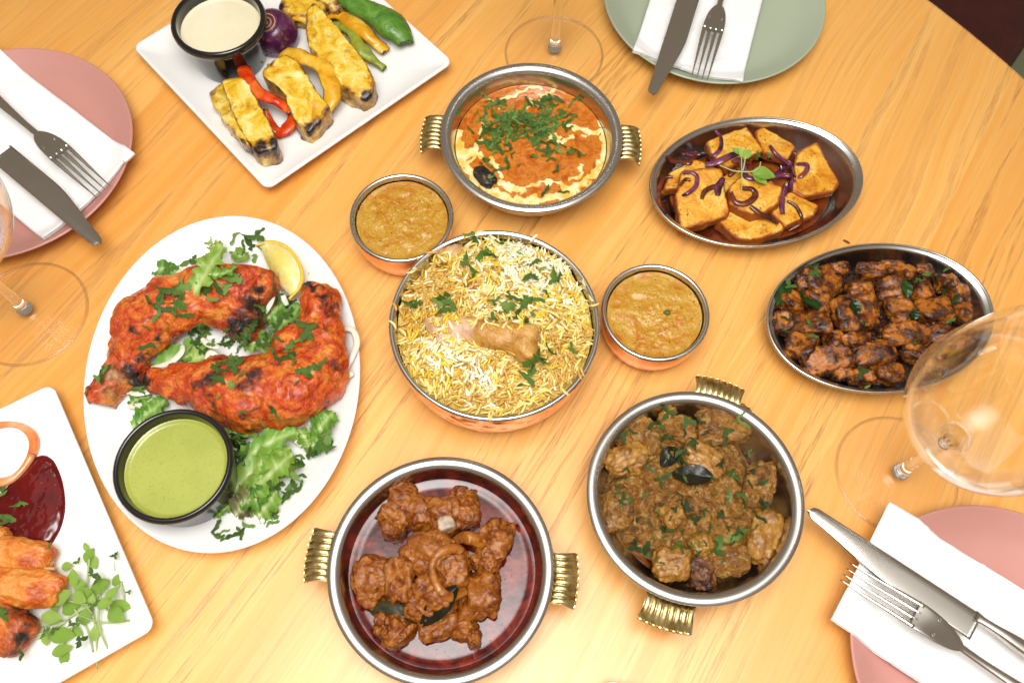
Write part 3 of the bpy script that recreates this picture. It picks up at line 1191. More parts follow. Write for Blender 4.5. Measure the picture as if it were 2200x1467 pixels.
def hit(px, py):
    """what the line of sight through a photo pixel meets first (looking through glass)"""
    d = CAM_F + CAM_R*(px-1100)/FPX - CAM_U*(py-733.5)/FPX
    d = Vector(d).normalized()
    o = Vector((0, 0, CAM_H))
    for _ in range(12):
        ok, loc, nor, _i, ob, _m = SC.ray_cast(_DG[0], o, d)
        if not ok:
            return Vector(P(px, py, 0)), Vector((0, 0, 1))
        mats = ob.data.materials
        if len(mats) and mats[0] in (GLASS, GLASS_T, GLASS_K, GLASS_R):
            o = loc+d*0.0003
            continue
        if nor.dot(d) > 0:
            nor = -nor
        return loc, nor
    return loc, nor


def orient(nor, yaw, tilt=0.0):
    z = Vector(nor).normalized()
    x = Vector((math.cos(yaw), math.sin(yaw), 0))
    x = (x-z*x.dot(z)).normalized()
    y = z.cross(x)
    R = Matrix((x, y, z)).transposed()
    return R @ Matrix.Rotation(tilt, 3, 'X')


def small_mesh(name, V, F, mat):
    me = bpy.data.meshes.new(name)
    me.from_pydata(np.asarray(V).tolist(), [], [list(f) for f in F])
    me.polygons.foreach_set('use_smooth', [True]*len(me.polygons))
    me.materials.append(mat)
    return me


def cori_mesh(seed, mat, name='coriander_leaf'):
    r = np.random.default_rng(seed)
    n = 22
    th = np.linspace(0, 2*PI, n, endpoint=False)
    rad = 0.50+0.24*np.cos(3*th)+0.13*np.cos(9*th+r.uniform(-.4, .4))+r.uniform(-.06, .06, n)
    rad[n//2-1:n//2+2] *= 0.5
    x, y = rad*np.cos(th), rad*np.sin(th)*0.95
    V = [(0, 0, 0.03)]
    V += [(0.5*a, 0.5*b, 0.03) for a, b in zip(x, y)]
    V += [(a, b, 0) for a, b in zip(x, y)]
    V = np.array(V)
    # the knife has cut most of them: everything past one or two straight lines is gone
    for _ in range(1 if seed % 3 else 2):
        a = r.uniform(0, 2*PI)
        nn, off = np.array([math.cos(a), math.sin(a)]), r.uniform(0.12, 0.38)
        ex = V[:, :2]@nn-off
        V[:, :2] -= np.maximum(ex, 0)[:, None]*nn
    cu, cv = r.uniform(-.9, 1.3), r.uniform(-1.2, 1.0)
    V[:, 2] += cu*V[:, 0]**2+cv*V[:, 1]**2+0.10*np.sin(V[:, 0]*7+seed)*np.abs(V[:, 1])
    F = [(0, 1+k, 1+(k+1) % n) for k in range(n)]+[(1+k, 1+n+k, 1+n+(k+1) % n, 1+(k+1) % n) for k in range(n)]
    return small_mesh(name, V, F, mat)


def sliver_mesh(seed, mat, name='coriander_leaf'):
    r = np.random.default_rng(seed)
    n = 9
    u = np.linspace(-1, 1, n)
    bend = r.uniform(-.5, .5)
    cl = bend*u*u+0.12*np.sin(u*4+seed)
    w0 = 0.16+0.12*r.uniform(0, 1, n)
    w1 = 0.16+0.16*r.uniform(0, 1, n)
    w0[[0, -1]] *= 0.35
    w1[[0, -1]] *= 0.35
    lift = r.uniform(-.15, .35)*u*u+0.08*np.sin(u*5+seed*2)
    V = []
    for k in range(n):
        V += [(u[k], cl[k]-w0[k], lift[k]+0.05*r.uniform(-1, 1)), (u[k], cl[k], lift[k]+0.06), (u[k], cl[k]+w1[k], lift[k]+0.08*r.uniform(-1, 1))]
    return small_mesh(name, np.array(V)*0.62, grid_faces(n, 3), mat)


def oval_leaf_mesh(seed, mat, name='leaf', w=0.36, fold=0.25):
    n = 9
    r = np.random.default_rng(seed)
    V = []
    bend = r.uniform(-.35, .35)
    for k in range(n):
        t = k/(n-1)
        hw = w*math.sin(PI*min(1, t**0.85*0.97+0.03))**0.75
        if k == n-1:
            hw = 0.02
        z = bend*(t-0.5)**2
        for s in (-1, -0.5, 0, 0.5, 1):
            V.append((t, s*hw, z+fold*hw*abs(s)**1.3+0.02*math.sin(9*t+seed+2*s)))
    return small_mesh(name, V, grid_faces(n, 5), mat)


CL = [cori_mesh(k, CORI) for k in range(9)]
CS_ = [sliver_mesh(20+k, CORI) for k in range(9)]
DL = [cori_mesh(40+k, CORI_D) for k in range(3)]
DS = [sliver_mesh(60+k, CORI_D) for k in range(4)]
MLEAF = [oval_leaf_mesh(k, MICRO, 'leaf') for k in range(5)]
MCOR = [cori_mesh(80+k, CORI, 'serrated_leaf') for k in range(3)]
CURRY_L = [oval_leaf_mesh(100+k, CURRYLEAF, 'curry_leaf', 0.22, 0.5) for k in range(3)]


def child_mesh(me, root, loc, R, size):
    o = bpy.data.objects.new(me.name.split('.')[0], me)
    COL.objects.link(o)
    o.parent = root
    rl = root.location
    Mx = R.to_4x4() @ Matrix.Diagonal((size, size, size, 1))
    Mx.translation = Vector(loc)-rl
    o.matrix_local = Mx
    return o


def garnish(name, label, cat, zone, items, lift=0.0006, tilt=0.25, rng=None):
    """items: (zx, zy, size_m, mesh) dropped on whatever lies there"""
    rng = rng or random
    hits = []
    items = [(a, b, c, rng.choice(CL) if d in CL else (rng.choice(CS_) if d in CS_ else d)) for a, b, c, d in items]
    for zx, zy, sz, me in items:
        l, n = hit(*zone.px(zx, zy))
        n = (n*0.6+Vector((0, 0, 0.6))).normalized()
        hits.append((l+n*(lift+rng.uniform(0, 0.0008)), n, sz, me))
    c = sum((h[0] for h in hits), Vector())/len(hits)
    c.z = min(h[0].z for h in hits)
    root = thing(name, label, cat, c)
    for l, n, sz, me in hits:
        child_mesh(me, root, l, orient(n, rng.uniform(0, 2*PI), rng.uniform(-tilt, tilt)), sz*0.66)
    return root


def cloud(cx, cy, sx, sy, n, rng=random):
    return [(rng.gauss(cx, sx), rng.gauss(cy, sy)) for _ in range(n)]


def piece(zone, cx, cy, L, W, H, rot, zc, mat, name, label, cat, group=None, seed=0, k=3.0, amp=0.12, n=16, tilt=(0, 0), charf=None, **kw):
    c = zone(cx, cy, zc)
    s = 1/zone.s/PPM(c)
    V, F, edge, d = chunk((L*s, W*s*1.06, H), k, amp, seed=seed, n=n, **kw)
    V = rotz(tiltm(V, *tilt), math.radians(rot))
    V = V+c
    at = {'char': charf(edge, d, V) if charf else np.clip(0.30-edge, 0, 1)*0.0}
    o = put(name, V, F, mat, label, cat, group, attrs=at)
    return o, V


def world_polyline(zone, pts, z):
    zs = z if hasattr(z, '__len__') else [z]*len(pts)
    return np.array([zone(x, y, zz) for (x, y), zz in zip(pts, zs)])


def surf_polyline(zone, pts, lift):
    out = []
    for x, y in pts:
        l, n = hit(*zone.px(x, y))
        out.append(np.array(l)+np.array([0, 0, lift]))
    return np.array(out)


def smooth_z(p, k=2):
    p = p.copy()
    for _ in range(k):
        q = p.copy()
        q[1:-1, 2] = 0.5*p[1:-1, 2]+0.25*(p[:-2, 2]+p[2:, 2])
        p[:, 2] = np.maximum(q[:, 2], p[:, 2]-0.0004)
    return p


def blob_outline(outline, z0, h, power=3.0, nr=26, amp=0.0, freq=120, seed=0, na=120):
    o = spline(np.asarray(outline)[:, :2], na, closed=True)
    c = o.mean(0)
    V, F = [np.r_[c, z0+h]], []
    for i in range(1, nr+1):
        s = (i/nr)**0.8
        xy = c+(o-c)*s
        z = z0+h*max(0.0, 1-s**power)**0.5
        V += [np.r_[q, z] for q in xy]
    V = np.array(V)
    if amp:
        env = np.clip((V[:, 2]-z0)/h*1.5, 0, 1)
        V[:, 2] += env*amp*fbm(V*freq, seed, 3)
    F = [(0, 1+k, 1+(k+1) % na) for k in range(na)]
    for i in range(nr-1):
        for k in range(na):
            a, b = 1+i*na+k, 1+i*na+(k+1) % na
            F.append((a, a+na, b+na, b))
    return V, F


def crumbs(Vlist, count, size, seed=0, zmin=-1):
    """many tiny bits lying on the upper sides of given point clouds"""
    r = np.random.default_rng(seed)
    A = np.concatenate(Vlist)
    A = A[A[:, 2] > zmin]
    pick = A[r.integers(0, len(A), count)]
    oct_v = np.array([(1, 0, 0), (-1, 0, 0), (0, 1, 0), (0, -1, 0), (0, 0, 1), (0, 0, -1)], float)
    oct_f = np.array([(0, 2, 4), (2, 1, 4), (1, 3, 4), (3, 0, 4), (2, 0, 5), (1, 2, 5), (3, 1, 5), (0, 3, 5)])
    Vs, Fs = [], []
    for i, p in enumerate(pick):
        v = oct_v*r.uniform(0.4, 1.0, 3)*size*r.uniform(0.5, 1.3)
        v += r.uniform(-.3, .3, v.shape)*size*0.5
        Vs.append(rotz(v, r.uniform(0, 6))+p+r.uniform(-1, 1, 3)*size*0.5+np.array([0, 0, size*0.2]))
        Fs.append(oct_f+6*i)
    return np.concatenate(Vs), np.concatenate(Fs)


def put_stuff(name, V, F, mat, label, cat):
    o = put(name, V, F, mat, label, cat)
    o['kind'] = 'stuff'
    return o


# ================================================================== DIPS AND CURRIES
def sauce(c, R, z, mat, name, label, seed, amp=0.0, dome=0.0, freq=90, nr=60, na=160, meniscus=0.0008, attrs=None):
    def hf(x, y):
        r = np.hypot(x, y)/R
        q = np.stack([x*freq, y*freq, 0*x+seed], -1)
        b = amp*fbm(q, seed, 4, 0.55)*(1-0.6*r**6) if amp else 0
        return b+dome*(1-r*r)+meniscus*sstep(0.9, 1.0, r)
    V, F = disc(R, nr, na, hf)
    at = {k: f(V+np.array([c[0], c[1], z])) for k, f in (attrs or {}).items()}
    return tag(mk(name, V, F, mat, loc=(c[0], c[1], z), attrs=at), label, 'sauce' if 'sauce' in name or 'dip' in name else 'curry')


def speck_sauce(name, base, dark, speck, scale=900, th=0.16, rough=0.28):
    m = M(name, rough=rough, coat=0.3, coatr=0.15)
    col = m.ramp(m.noise(25, 3), [(0.3, dark), (0.7, base)])
    v = m.vor(scale)
    msk = m.math('MULTIPLY', m.ramp(v, [(th, 1.0), (th*1.7, 0.0)]), m.ramp(m.noise(300, 2), [(0.45, 0.0), (0.6, 0.85)]))
    m.set(col=m.mix(msk, col, speck), normal=m.bump(m.noise(260, 3), 0.00012))
    return m.m


sauce(RG, 0.0362, RGZ+0.0315, speck_sauce('mint_sauce', '#a5ab4c', '#9da344', '#566420'), 'mint_sauce', 'pale green mint sauce with dark specks in the black bowl', 1, meniscus=0.0015)
sauce(RCM, 0.0352, RCZ+0.036, speck_sauce('garlic_dip', '#ece3c4', '#e6dcba', '#c2b183', 700, 0.10), 'white_dip', 'creamy white dip in the glossy black bowl at the top', 2, meniscus=0.0012)

TAN = saucy('tan_coconut_curry', [(0.10, '#b24e04'), (0.28, '#bb7412'), (0.45, '#c08e2c'), (0.75, '#c9a040'), (0.95, '#b88424')], 30, 0.15, 0.0005, 260, 0.4, specks=(210, 0.085, '#3a2410'), dist=1.6, grain='#96661c')
sauce(CB1, 0.0368, 0.0335, TAN, 'tan_curry', 'tan curry with orange oil in the left small copper bowl', 3, amp=0.0011, freq=105, dome=0.001)
sauce(CB2, 0.0368, 0.0335, TAN, 'tan_curry', 'tan curry with a green pepper bit in the right small copper bowl', 4, amp=0.0011, freq=105, dome=0.001)
refresh()
l, n = hit(1270+955/5.868, 550+715/5.868)
tag(mk('pepper_bit', *chunk((0.0052, 0.0045, 0.003), 2.2, 0.2, seed=9, n=6)[:2], simple('green_pepper_flesh', '#56642a', 0.25), loc=l+Vector((0, 0, 0.0006))),
    'small green pepper bit floating in the right small copper bowl', 'vegetable')

# ---- creamy orange curry in the farthest pan
Z1 = Zone(880, 110, 3.965)
cream_strokes = [([(400, 770), (430, 900), (480, 1000), (560, 1090), (680, 1190), (800, 1250), (950, 1285), (1150, 1265), (1300, 1235), (1420, 1180)], 48),
                 ([(1640, 600), (1672, 720), (1655, 880), (1600, 1000), (1500, 1110), (1370, 1180)], 42), ([(1340, 1170), (1250, 1130), (1120, 1140), (1000, 1150)], 22),
                 ([(630, 620), (600, 760), (560, 880), (520, 960)], 26), ([(1190, 225), (1235, 310), (1160, 370), (1080, 430), (990, 500)], 22),
                 ([(1100, 318), (980, 345), (880, 370), (790, 425)], 16), ([(1200, 235), (1330, 290), (1430, 350)], 26), ([(1360, 635), (1480, 690), (1620, 690)], 34),
                 ([(1130, 700), (1290, 775), (1360, 735)], 24), ([(690, 920), (760, 1020), (800, 1085)], 24), ([(415, 700), (405, 800)], 30), ([(440, 870), (560, 870), (620, 890)], 34),
                 ([(1480, 980), (1440, 1060), (1370, 1110)], 18), ([(760, 1130), (860, 1180), (960, 1200)], 30), ([(700, 420), (780, 470), (760, 520)], 12)]


def cream_attr(Vw):
    q = Vw.copy()
    w = np.stack([fbm(q*160, 3, 3), fbm(q*160+9, 4, 3)], -1)*0.0030
    best = np.full(len(q), -9.0)
    for pts, wd in cream_strokes:
        pl = spline(world_polyline(Z1, pts, 0.031)[:, :2], 30)
        d, _ = poly_dist(pl, q[:, :2]+w, closed=False)
        best = np.maximum(best, 1-d/(wd/3.965/PPM((K1[0], K1[1], 0.03))*0.95))
    return np.clip(best*0.9+0.42, 0, 1)


m = M('orange_butter_curry', coat=0.5, coatr=0.12)
cb = m.ramp(m.noise(110, 6, 0.65, 1.0), [(0.12, '#94420a'), (0.4, '#b85e0e'), (0.6, '#c87822'), (0.85, '#b06410')])
cb = m.mix(m.ramp(m.vor(330), [(0.10, 1.0), (0.22, 0.0)]), cb, '#6f4a1c')
cm = m.ramp(m.math('ADD', m.attr('cream'), m.math('MULTIPLY', m.math('SUBTRACT', m.noise(240, 4, 0.6), 0.5), 0.7)), [(0.42, 0.0), (0.50, 0.35), (0.66, 1.0)])
cr = m.ramp(m.noise(110, 4), [(0.25, '#e2b448'), (0.5, '#efd68c'), (0.8, '#f3e6b8')])
cr = m.mix(m.ramp(m.vor(520), [(0.10, 0.8), (0.2, 0.0)]), cr, '#6d7a34')
m.set(col=m.mix(cm, cb, cr), rough=0.17, normal=m.bump(m.math('ADD', m.noise(130, 6, 0.65), m.math('MULTIPLY', m.noise(500, 3), 0.3)), 0.00035))
sauce(K1, 0.0640, 0.0305, m.m, 'orange_curry', 'orange tomato curry swirled with yellow cream in the farthest pan', 5, amp=0.0007, freq=110, dome=0.0035, nr=120, na=300, attrs={'cream': cream_attr})
refresh()
CHARM = saucy('charred_pepper', [(0.3, '#15130f'), (0.6, '#2b2a24'), (0.8, '#7a4a18')], 90, 0.3, 0.0008, 160)
piece(Z1, 640, 1070, 230, 120, 0.008, -48, 0.034, CHARM, 'charred_vegetable', 'charred black vegetable piece at the edge of the orange curry', 'vegetable', seed=3, k=3)
refresh()
rg = random.Random(3)
items = []
for cx, cy, sx, sy, nn in ((850, 620, 150, 80, 75), (980, 640, 120, 60, 40), (1230, 500, 80, 60, 20), (1170, 810, 80, 100, 26), (740, 790, 80, 70, 24), (1280, 620, 80, 50, 12), (1050, 720, 330, 260, 14)):
    for x, y in cloud(cx, cy, sx, sy, nn, rg):
        if ((x-1040)/600)**2+((y-760)/500)**2 < 1:
            items.append((x, y, rg.uniform(0.008, 0.017), rg.choice(CS_+CL[:3]+CS_)))
items += [(410, 520, 0.015, CS_[0]), (640, 390, 0.009, CL[0]), (1440, 400, 0.009, CL[1]), (1310, 1205, 0.013, CS_[1]), (1390, 860, 0.008, CS_[2]), (1480, 890, 0.008, CS_[3]),
          (930, 980, 0.006, CS_[4]), (680, 1080, 0.009, CL[2]), (640, 940, 0.010, CL[3]), (1260, 1025, 0.010, CL[0]), (720, 1020, 0.008, CL[4])]
garnish('coriander_garnish', 'chopped green coriander heaped on the orange curry', 'herbs', Z1, items, 0.0010, 0.5, rg)

# ================================================================== RICE BOWL
ZR = Zone(800, 470, 2.994)


def rice_top(x, y):
    dx, dy = x-CBB[0], y-CBB[1]
    r = np.hypot(dx, dy)/0.0735
    q = np.stack([x*45, y*45, 0*x], -1)
    back = 0.006*np.exp(-((dx-0.012)**2+(dy-0.035)**2)/0.0011)
    dip = -0.010*np.exp(-((dx+0.062)**2+(dy+0.006)**2)/0.00022)-0.009*np.exp(-((dx+0.004)**2+(dy+0.068)**2)/0.00012)-0.006*np.exp(-((dx-0.062)**2+(dy+0.034)**2)/0.00010)-0.008*np.exp(-((dx+0.052)**2+(dy-0.046)**2)/0.00016)
    return 0.0535+0.0125*(1-r**2)+back+dip+0.0028*fbm(q, 7, 3)


V, F = disc(0.0728, 40, 110, lambda x, y: rice_top(x+CBB[0], y+CBB[1])-0.0030)
rice = thing('biryani_rice', 'heap of white, yellow and tan rice filling the large copper bowl', 'rice', (CBB[0], CBB[1], 0.006))
RB = saucy('rice_bed', [(0.2, '#d0a244'), (0.5, '#deba5a'), (0.8, '#e6cc78')], 160, 0.5, 0.0012, 420, 0.1)
mk('rice_bed', V-np.array([0, 0, 0.006]), F, RB, rice)


def rice_mat(name, a, b):
    m = M(name, rough=0.38, spec=0.45, sss=0.15, ssss=0.002)
    m.set(col=m.ramp(m.noise(420, 3), [(0.35, a), (0.65, b)]), normal=m.bump(m.noise(900, 2), 0.0001))
    return m.m


RICE = [rice_mat('white_rice', '#ebe2c0', '#f4edd6'), rice_mat('pale_yellow_rice', '#e2c870', '#ead58c'), rice_mat('saffron_rice', '#dcb41c', '#e6c236'), rice_mat('tan_rice', '#c2923a', '#d0a652')]


def grain_geo(seed):
    r = np.random.default_rng(seed)
    n, mm = 6, 6
    L, w = r.uniform(0.0034, 0.0048), 0.00104
    bend = r.uniform(-0.0012, 0.0012)
    V = []
    for i in range(n):
        t = i/(n-1)*2-1
        rad = w*max(0.25, math.sqrt(max(0, 1-abs(t)**3)))
        for k in range(mm):
            a = 2*PI*k/mm
            V.append((t*L, bend*(1-t*t)*1.2+rad*math.cos(a), rad*0.85*math.sin(a)))
    F = grid_faces(n, mm, True)+[tuple(range(mm)), tuple(range(n*mm-1, n*mm-mm-1, -1))]
    return np.array(V), F


GG = [grain_geo(k) for k in range(6)]
GM = {}
for gi, (V, F) in enumerate(GG):
    for mi in range(4):
        GM[(gi, mi)] = small_mesh('rice_grain', V, [tuple(reversed(f)) for f in F], RICE[mi])
r = np.random.default_rng(11)
grains = []
wc = [(ZR(930, 330, .065)[:2], 0.027), (ZR(1010, 170, .065)[:2], 0.024), (ZR(420, 820, .062)[:2], 0.013), (ZR(690, 1040, .06)[:2], 0.014), (ZR(560, 930, .06)[:2], 0.014)]
yc = [(ZR(800, 290, .065)[:2], 0.010), (ZR(720, 340, .065)[:2], 0.008), (ZR(770, 100, .065)[:2], 0.012), (ZR(280, 660, .062)[:2], 0.010), (ZR(260, 940, .062)[:2], 0.010), (ZR(850, 960, .062)[:2], 0.012), (ZR(480, 990, .062)[:2], 0.012), (ZR(1180, 470, .064)[:2], 0.02)]
tc = [(ZR(430, 440, .062)[:2], 0.030), (ZR(700, 1130, .06)[:2], 0.022), (ZR(1050, 1060, .06)[:2], 0.022), (ZR(300, 620, .06)[:2], 0.022), (ZR(1250, 850, .06)[:2], 0.02)]


def infl(c, p): return sum(math.exp(-float(((p-q)**2).sum())/(s*s)) for q, s in c)


NG = 3300
aa, rq = r.uniform(0, 2*PI, NG), 0.0712*np.sqrt(r.uniform(0, 1, NG))
rq[:16] = 0.0752                                # a few lie over the rim
aa[:16] = r.choice([1.2, 1.9, 2.6, 3.3, 4.9, 5.6, 0.2], 16)+r.normal(0, 0.15, 16)
gx_, gy_ = CBB[0]+rq*np.cos(aa), CBB[1]+rq*np.sin(aa)
gz_ = rice_top(gx_, gy_)
gz_[:16] = 0.0615
sx_ = (rice_top(gx_+.004, gy_)-rice_top(gx_-.004, gy_))/.008
sy_ = (rice_top(gx_, gy_+.004)-rice_top(gx_, gy_-.004))/.008
flow = fbm(np.stack([gx_*38, gy_*38, 0*gx_], -1), 19, 2)*2.4
for i in range(NG):
    p = np.array([gx_[i], gy_[i]])
    w = np.array([0.05+1.7*infl(wc, p), 0.9, 0.10+0.6*infl(yc, p), 0.14+1.9*infl(tc, p)])
    mi = int(r.choice(4, p=w/w.sum()))
    up = r.uniform(-0.0024, 0.0010)
    Rm = orient(Vector((-sx_[i], -sy_[i], 1)), flow[i]+r.normal(0, 0.7)) @ Matrix.Rotation(r.normal(0, 0.18), 3, 'Y')
    grains.append((up, mi, int(r.integers(0, 6)), Vector((gx_[i], gy_[i], gz_[i]+up)), Rm, r.uniform(0.85, 1.15)))
grains.sort(key=lambda g: -g[0])
for up, mi, gi, loc, Rm, s in grains[:300]:
    child_mesh(GM[(gi, mi)], rice, loc, Rm, s)
Vs, Fs, fm, off = [], [], [], 0
for up, mi, gi, loc, Rm, s in grains[300:]:
    V, F = GG[gi]
    Vs.append(V*s @ np.array(Rm).T+np.array(loc)-np.array(rice.location))
    Fs += [[i+off for i in reversed(f)] for f in F]
    fm += [mi]*len(F)
    off += len(V)
o = mk('rice_grains', np.concatenate(Vs), Fs, None, rice, mats=RICE, fmat=fm)
o['kind'] = 'stuff'

# chicken pieces in the rice
BOILED = saucy('stewed_chicken', [(0.15, '#9a6428'), (0.35, '#c08a4c'), (0.6, '#d0a276'), (0.85, '#dcb896')], 30, 0.35, 0.0006, 110, 0.3, dist=1.5)
a1, a2, a3 = ZR(430, 655, 0.0565), ZR(740, 745, 0.0650), ZR(960, 800, 0.0655)
def drum(p):
    d = smin(sd_cap(p, a1, a2, 0.0135, 0.0095), sd_cap(p, a2, a3, 0.0095, 0.0105), 0.008)
    d = smin(d, sd_cap(p, ZR(1000, 860, .066), ZR(990, 830, .067), 0.0085, 0.009), 0.005)
    d = smin(d, sd_cap(p, ZR(890, 720, .070), ZR(1010, 735, .070), 0.0070, 0.0075), 0.004)
    d = smin(d, sd_cap(p, ZR(480, 760, .060), ZR(560, 780, .061), 0.0080, 0.0060), 0.006)
    return d+0.0010*fbm(p*np.array([150, 150, 110.0]), 31, 3)+0.0012*np.abs(fbm(p*60, 33, 2))
V, F = surface_nets(drum, ZR(330, 1020, .045)-[0, 0, 0], ZR(1120, 560, .095), 0.0012)
ax = (a3-a1)/np.linalg.norm(a3-a1)
tt_ = ((V-a1)@ax)/np.linalg.norm(a3-a1)
DM = M('rice_drumstick', coat=0.1, spec=0.4)
dcol = DM.ramp(DM.noise(60, 6, 0.62, 1.2), [(0.15, '#8a5818'), (0.38, '#b27c30'), (0.6, '#c2924c'), (0.85, '#cfa468')])
dpal = DM.ramp(DM.noise(70, 5, 0.6, 0.8), [(0.2, '#b98a68'), (0.5, '#cfa686'), (0.8, '#dcbca2')])
DM.set(col=DM.mix(DM.ramp(DM.math('ADD', DM.attr('pale'), DM.math('MULTIPLY', DM.math('SUBTRACT', DM.noise(80, 4), 0.5), 0.5)), [(0.4, 0.0), (0.65, 1.0)]), dcol, dpal), rough=0.32,
       normal=DM.bump(DM.noise(170, 5, 0.62), 0.0012))
put('chicken_drumstick', V, F, DM.m, 'pale cooked chicken drumstick lying on the rice', 'chicken', attrs={'pale': 1-sstep(0.35, 0.65, tt_)})
RBM = saucy('skin_on_chicken', [(0.2, '#8a5a24'), (0.5, '#b88a54'), (0.8, '#c9a47c')], 70, 0.3, 0.001, 140)
piece(ZR, 640, 430, 90, 80, 0.010, 20, 0.0625, saucy('brown_meat', [(0.3, '#5e3716'), (0.6, '#9a6a3a'), (0.8, '#b58450')], 80, 0.35), 'chicken_piece', 'small brown chicken bit sunk in the rice behind the drumstick', 'chicken', seed=4)
piece(ZR, 500, 235, 190, 110, 0.009, 25, 0.0560, RBM, 'chicken_piece', 'pale chicken piece at the back left of the rice bowl', 'chicken', seed=6)
refresh()
rg = random.Random(31)
Vs, Fs, fm, off = [], [], [], 0
spots = [(rg.gauss(440, 40), rg.gauss(690, 50)) for _ in range(34)]+[(rg.uniform(470, 900), 0) for _ in range(60)]+[(rg.uniform(450, 980), -1) for _ in range(40)]+[(rg.gauss(640, 50), rg.gauss(420, 40)) for _ in range(14)]+[(rg.gauss(480, 50), rg.gauss(250, 35)) for _ in range(22)]
for x, y in spots:
    if y == 0:
        y = 760+(x-470)*0.26+rg.gauss(20, 14)
    elif y == -1:
        y = 622+(x-450)*0.16+rg.gauss(-4, 12)
    l, n = hit(*ZR.px(x, y))
    gi = rg.randrange(6)
    V, F = GG[gi]
    Rm = orient(n, rg.uniform(0, 6.3)) @ Matrix.Rotation(rg.gauss(0, 0.15), 3, 'Y')
    Vs.append(V*rg.uniform(.85, 1.1) @ np.array(Rm).T+np.array(l)+np.array(n)*0.0006-np.array(rice.location))
    Fs += [[i+off for i in reversed(f)] for f in F]
    fm += [rg.choice((0, 1, 1, 3, 3, 2))]*len(F)
    off += len(V)
o = mk('rice_grains', np.concatenate(Vs), Fs, None, rice, mats=RICE, fmat=fm)
o['kind'] = 'stuff'
refresh()
rg = random.Random(5)
items = [(660, 125, .016, CS_[0]), (620, 110, .012, CS_[3]), (730, 180, .012, CL[1]), (830, 165, .013, CL[2]), (700, 235, .022, CL[0]), (770, 245, .016, CS_[1]), (600, 290, .013, CL[3]), (660, 350, .011, CL[4]),
         (960, 265, .020, CL[1]), (1035, 280, .014, CS_[2]), (1010, 370, .016, CL[0]), (1085, 330, .010, CS_[4]), (1170, 400, .016, CL[3]), (1190, 380, .014, CS_[5]), (890, 510, .020, CL[2]), (870, 570, .020, CL[0]),
         (820, 600, .015, CL[4]), (1000, 520, .018, CL[1]), (1060, 520, .014, CS_[2]), (1035, 620, .014, CS_[0]), (920, 640, .015, CL[3]), (990, 660, .012, CL[2]), (770, 650, .012, CL[1]), (470, 520, .018, CL[0]), (430, 560, .016, CL[3]), (510, 550, .014, CL[2]), (460, 580, .013, CL[4]),
         (250, 550, .013, CL[1]), (290, 545, .012, CL[2]), (1170, 790, .014, CS_[1]), (1130, 850, .014, CS_[5]), (1285, 830, .013, CS_[3]), (1020, 920, .020, CL[0]), (1050, 890, .015, CL[4]), (1000, 1020, .017, CL[2]), (960, 1070, .014, CS_[4]), (790, 530, .011, CS_[5]), (1120, 475, .009, CS_[0])]
garnish('coriander_garnish', 'scattered coriander leaves on the rice bowl', 'herbs', ZR, items, 0.0016, 0.4, rg)

# ================================================================== OVAL PLATE: TANDOORI LEGS, SALAD, LEMON
ZC = Zone(170, 440, 3.334)
TAND = M('tandoori_chicken', coat=0.3, coatr=0.15, spec=0.5)
c1 = TAND.ramp(TAND.noise(50, 6, 0.64, 1.3), [(0.10, '#6e1806'), (0.26, '#a83008'), (0.42, '#c8480a'), (0.58, '#d86a18'), (0.74, '#df8e34'), (0.86, '#d87a26'), (0.98, '#a02e08')])
c1 = TAND.mix(TAND.ramp(TAND.noise(260, 4, 0.6), [(0.55, 0.0), (0.85, 0.6)]), c1, '#6d1406')
ch = TAND.math('ADD', TAND.attr('char'), TAND.math('MULTIPLY', TAND.math('SUBTRACT', TAND.noise(70, 6, 0.66), 0.5), 1.0))
c1 = TAND.mix(TAND.ramp(ch, [(0.26, 0.0), (0.42, 0.55), (0.64, 1.0)]), c1, '#1c0b07')
c1 = TAND.mix(TAND.ramp(TAND.attr('bone'), [(0.35, 0.0), (0.75, 0.85)]), c1, TAND.ramp(TAND.noise(90, 4), [(0.35, '#6f3216'), (0.6, '#b9854f')]))
TAND.set(col=c1, rough=TAND.ramp(TAND.noise(120, 4), [(0.3, 0.16), (0.7, 0.42)]),
         normal=TAND.bump(TAND.math('ADD', TAND.noise(130, 6, 0.65, 0.5), TAND.math('MULTIPLY', TAND.noise(480, 3), 0.35)), 0.0020))
TANDM = TAND.m


def leg_mesh(caps, k, lo, hi, seed, chars, bones, label, h=0.0011, amp=0.0016):
    def f(p):
        d = None
        for a, b, ra, rb, fl in caps:
            e = sd_cap(p, a, b, ra, rb, fl)
            d = e if d is None else smin(d, e, k)
        return d+amp*fbm(p*100, seed, 3)+amp*1.8*np.abs(fbm(p*55+3, seed+4, 3))-0.0018
    V, F = surface_nets(f, lo, hi, h)
    keep = 0.0085
    V[:, 2] = np.maximum(V[:, 2], keep)
    char = 0.34*sstep(0.15, 0.75, fbm(V*48+2, seed+9, 3))
    W = V+np.stack([fbm(V*75+k*7, seed+k, 3) for k in range(3)], -1)*0.011
    for p, rad, st in chars:
        char = np.maximum(char, st*np.exp(-((W-p)**2).sum(1)/rad**2))
    bone = np.zeros(len(V))
    for p, rad in bones:
        bone = np.maximum(bone, np.exp(-((V-p)**2).sum(1)/rad**2))
    return put('grilled_chicken', V, F, TANDM, label, 'chicken', 'red grilled chicken legs', attrs={'char': char, 'bone': bone})


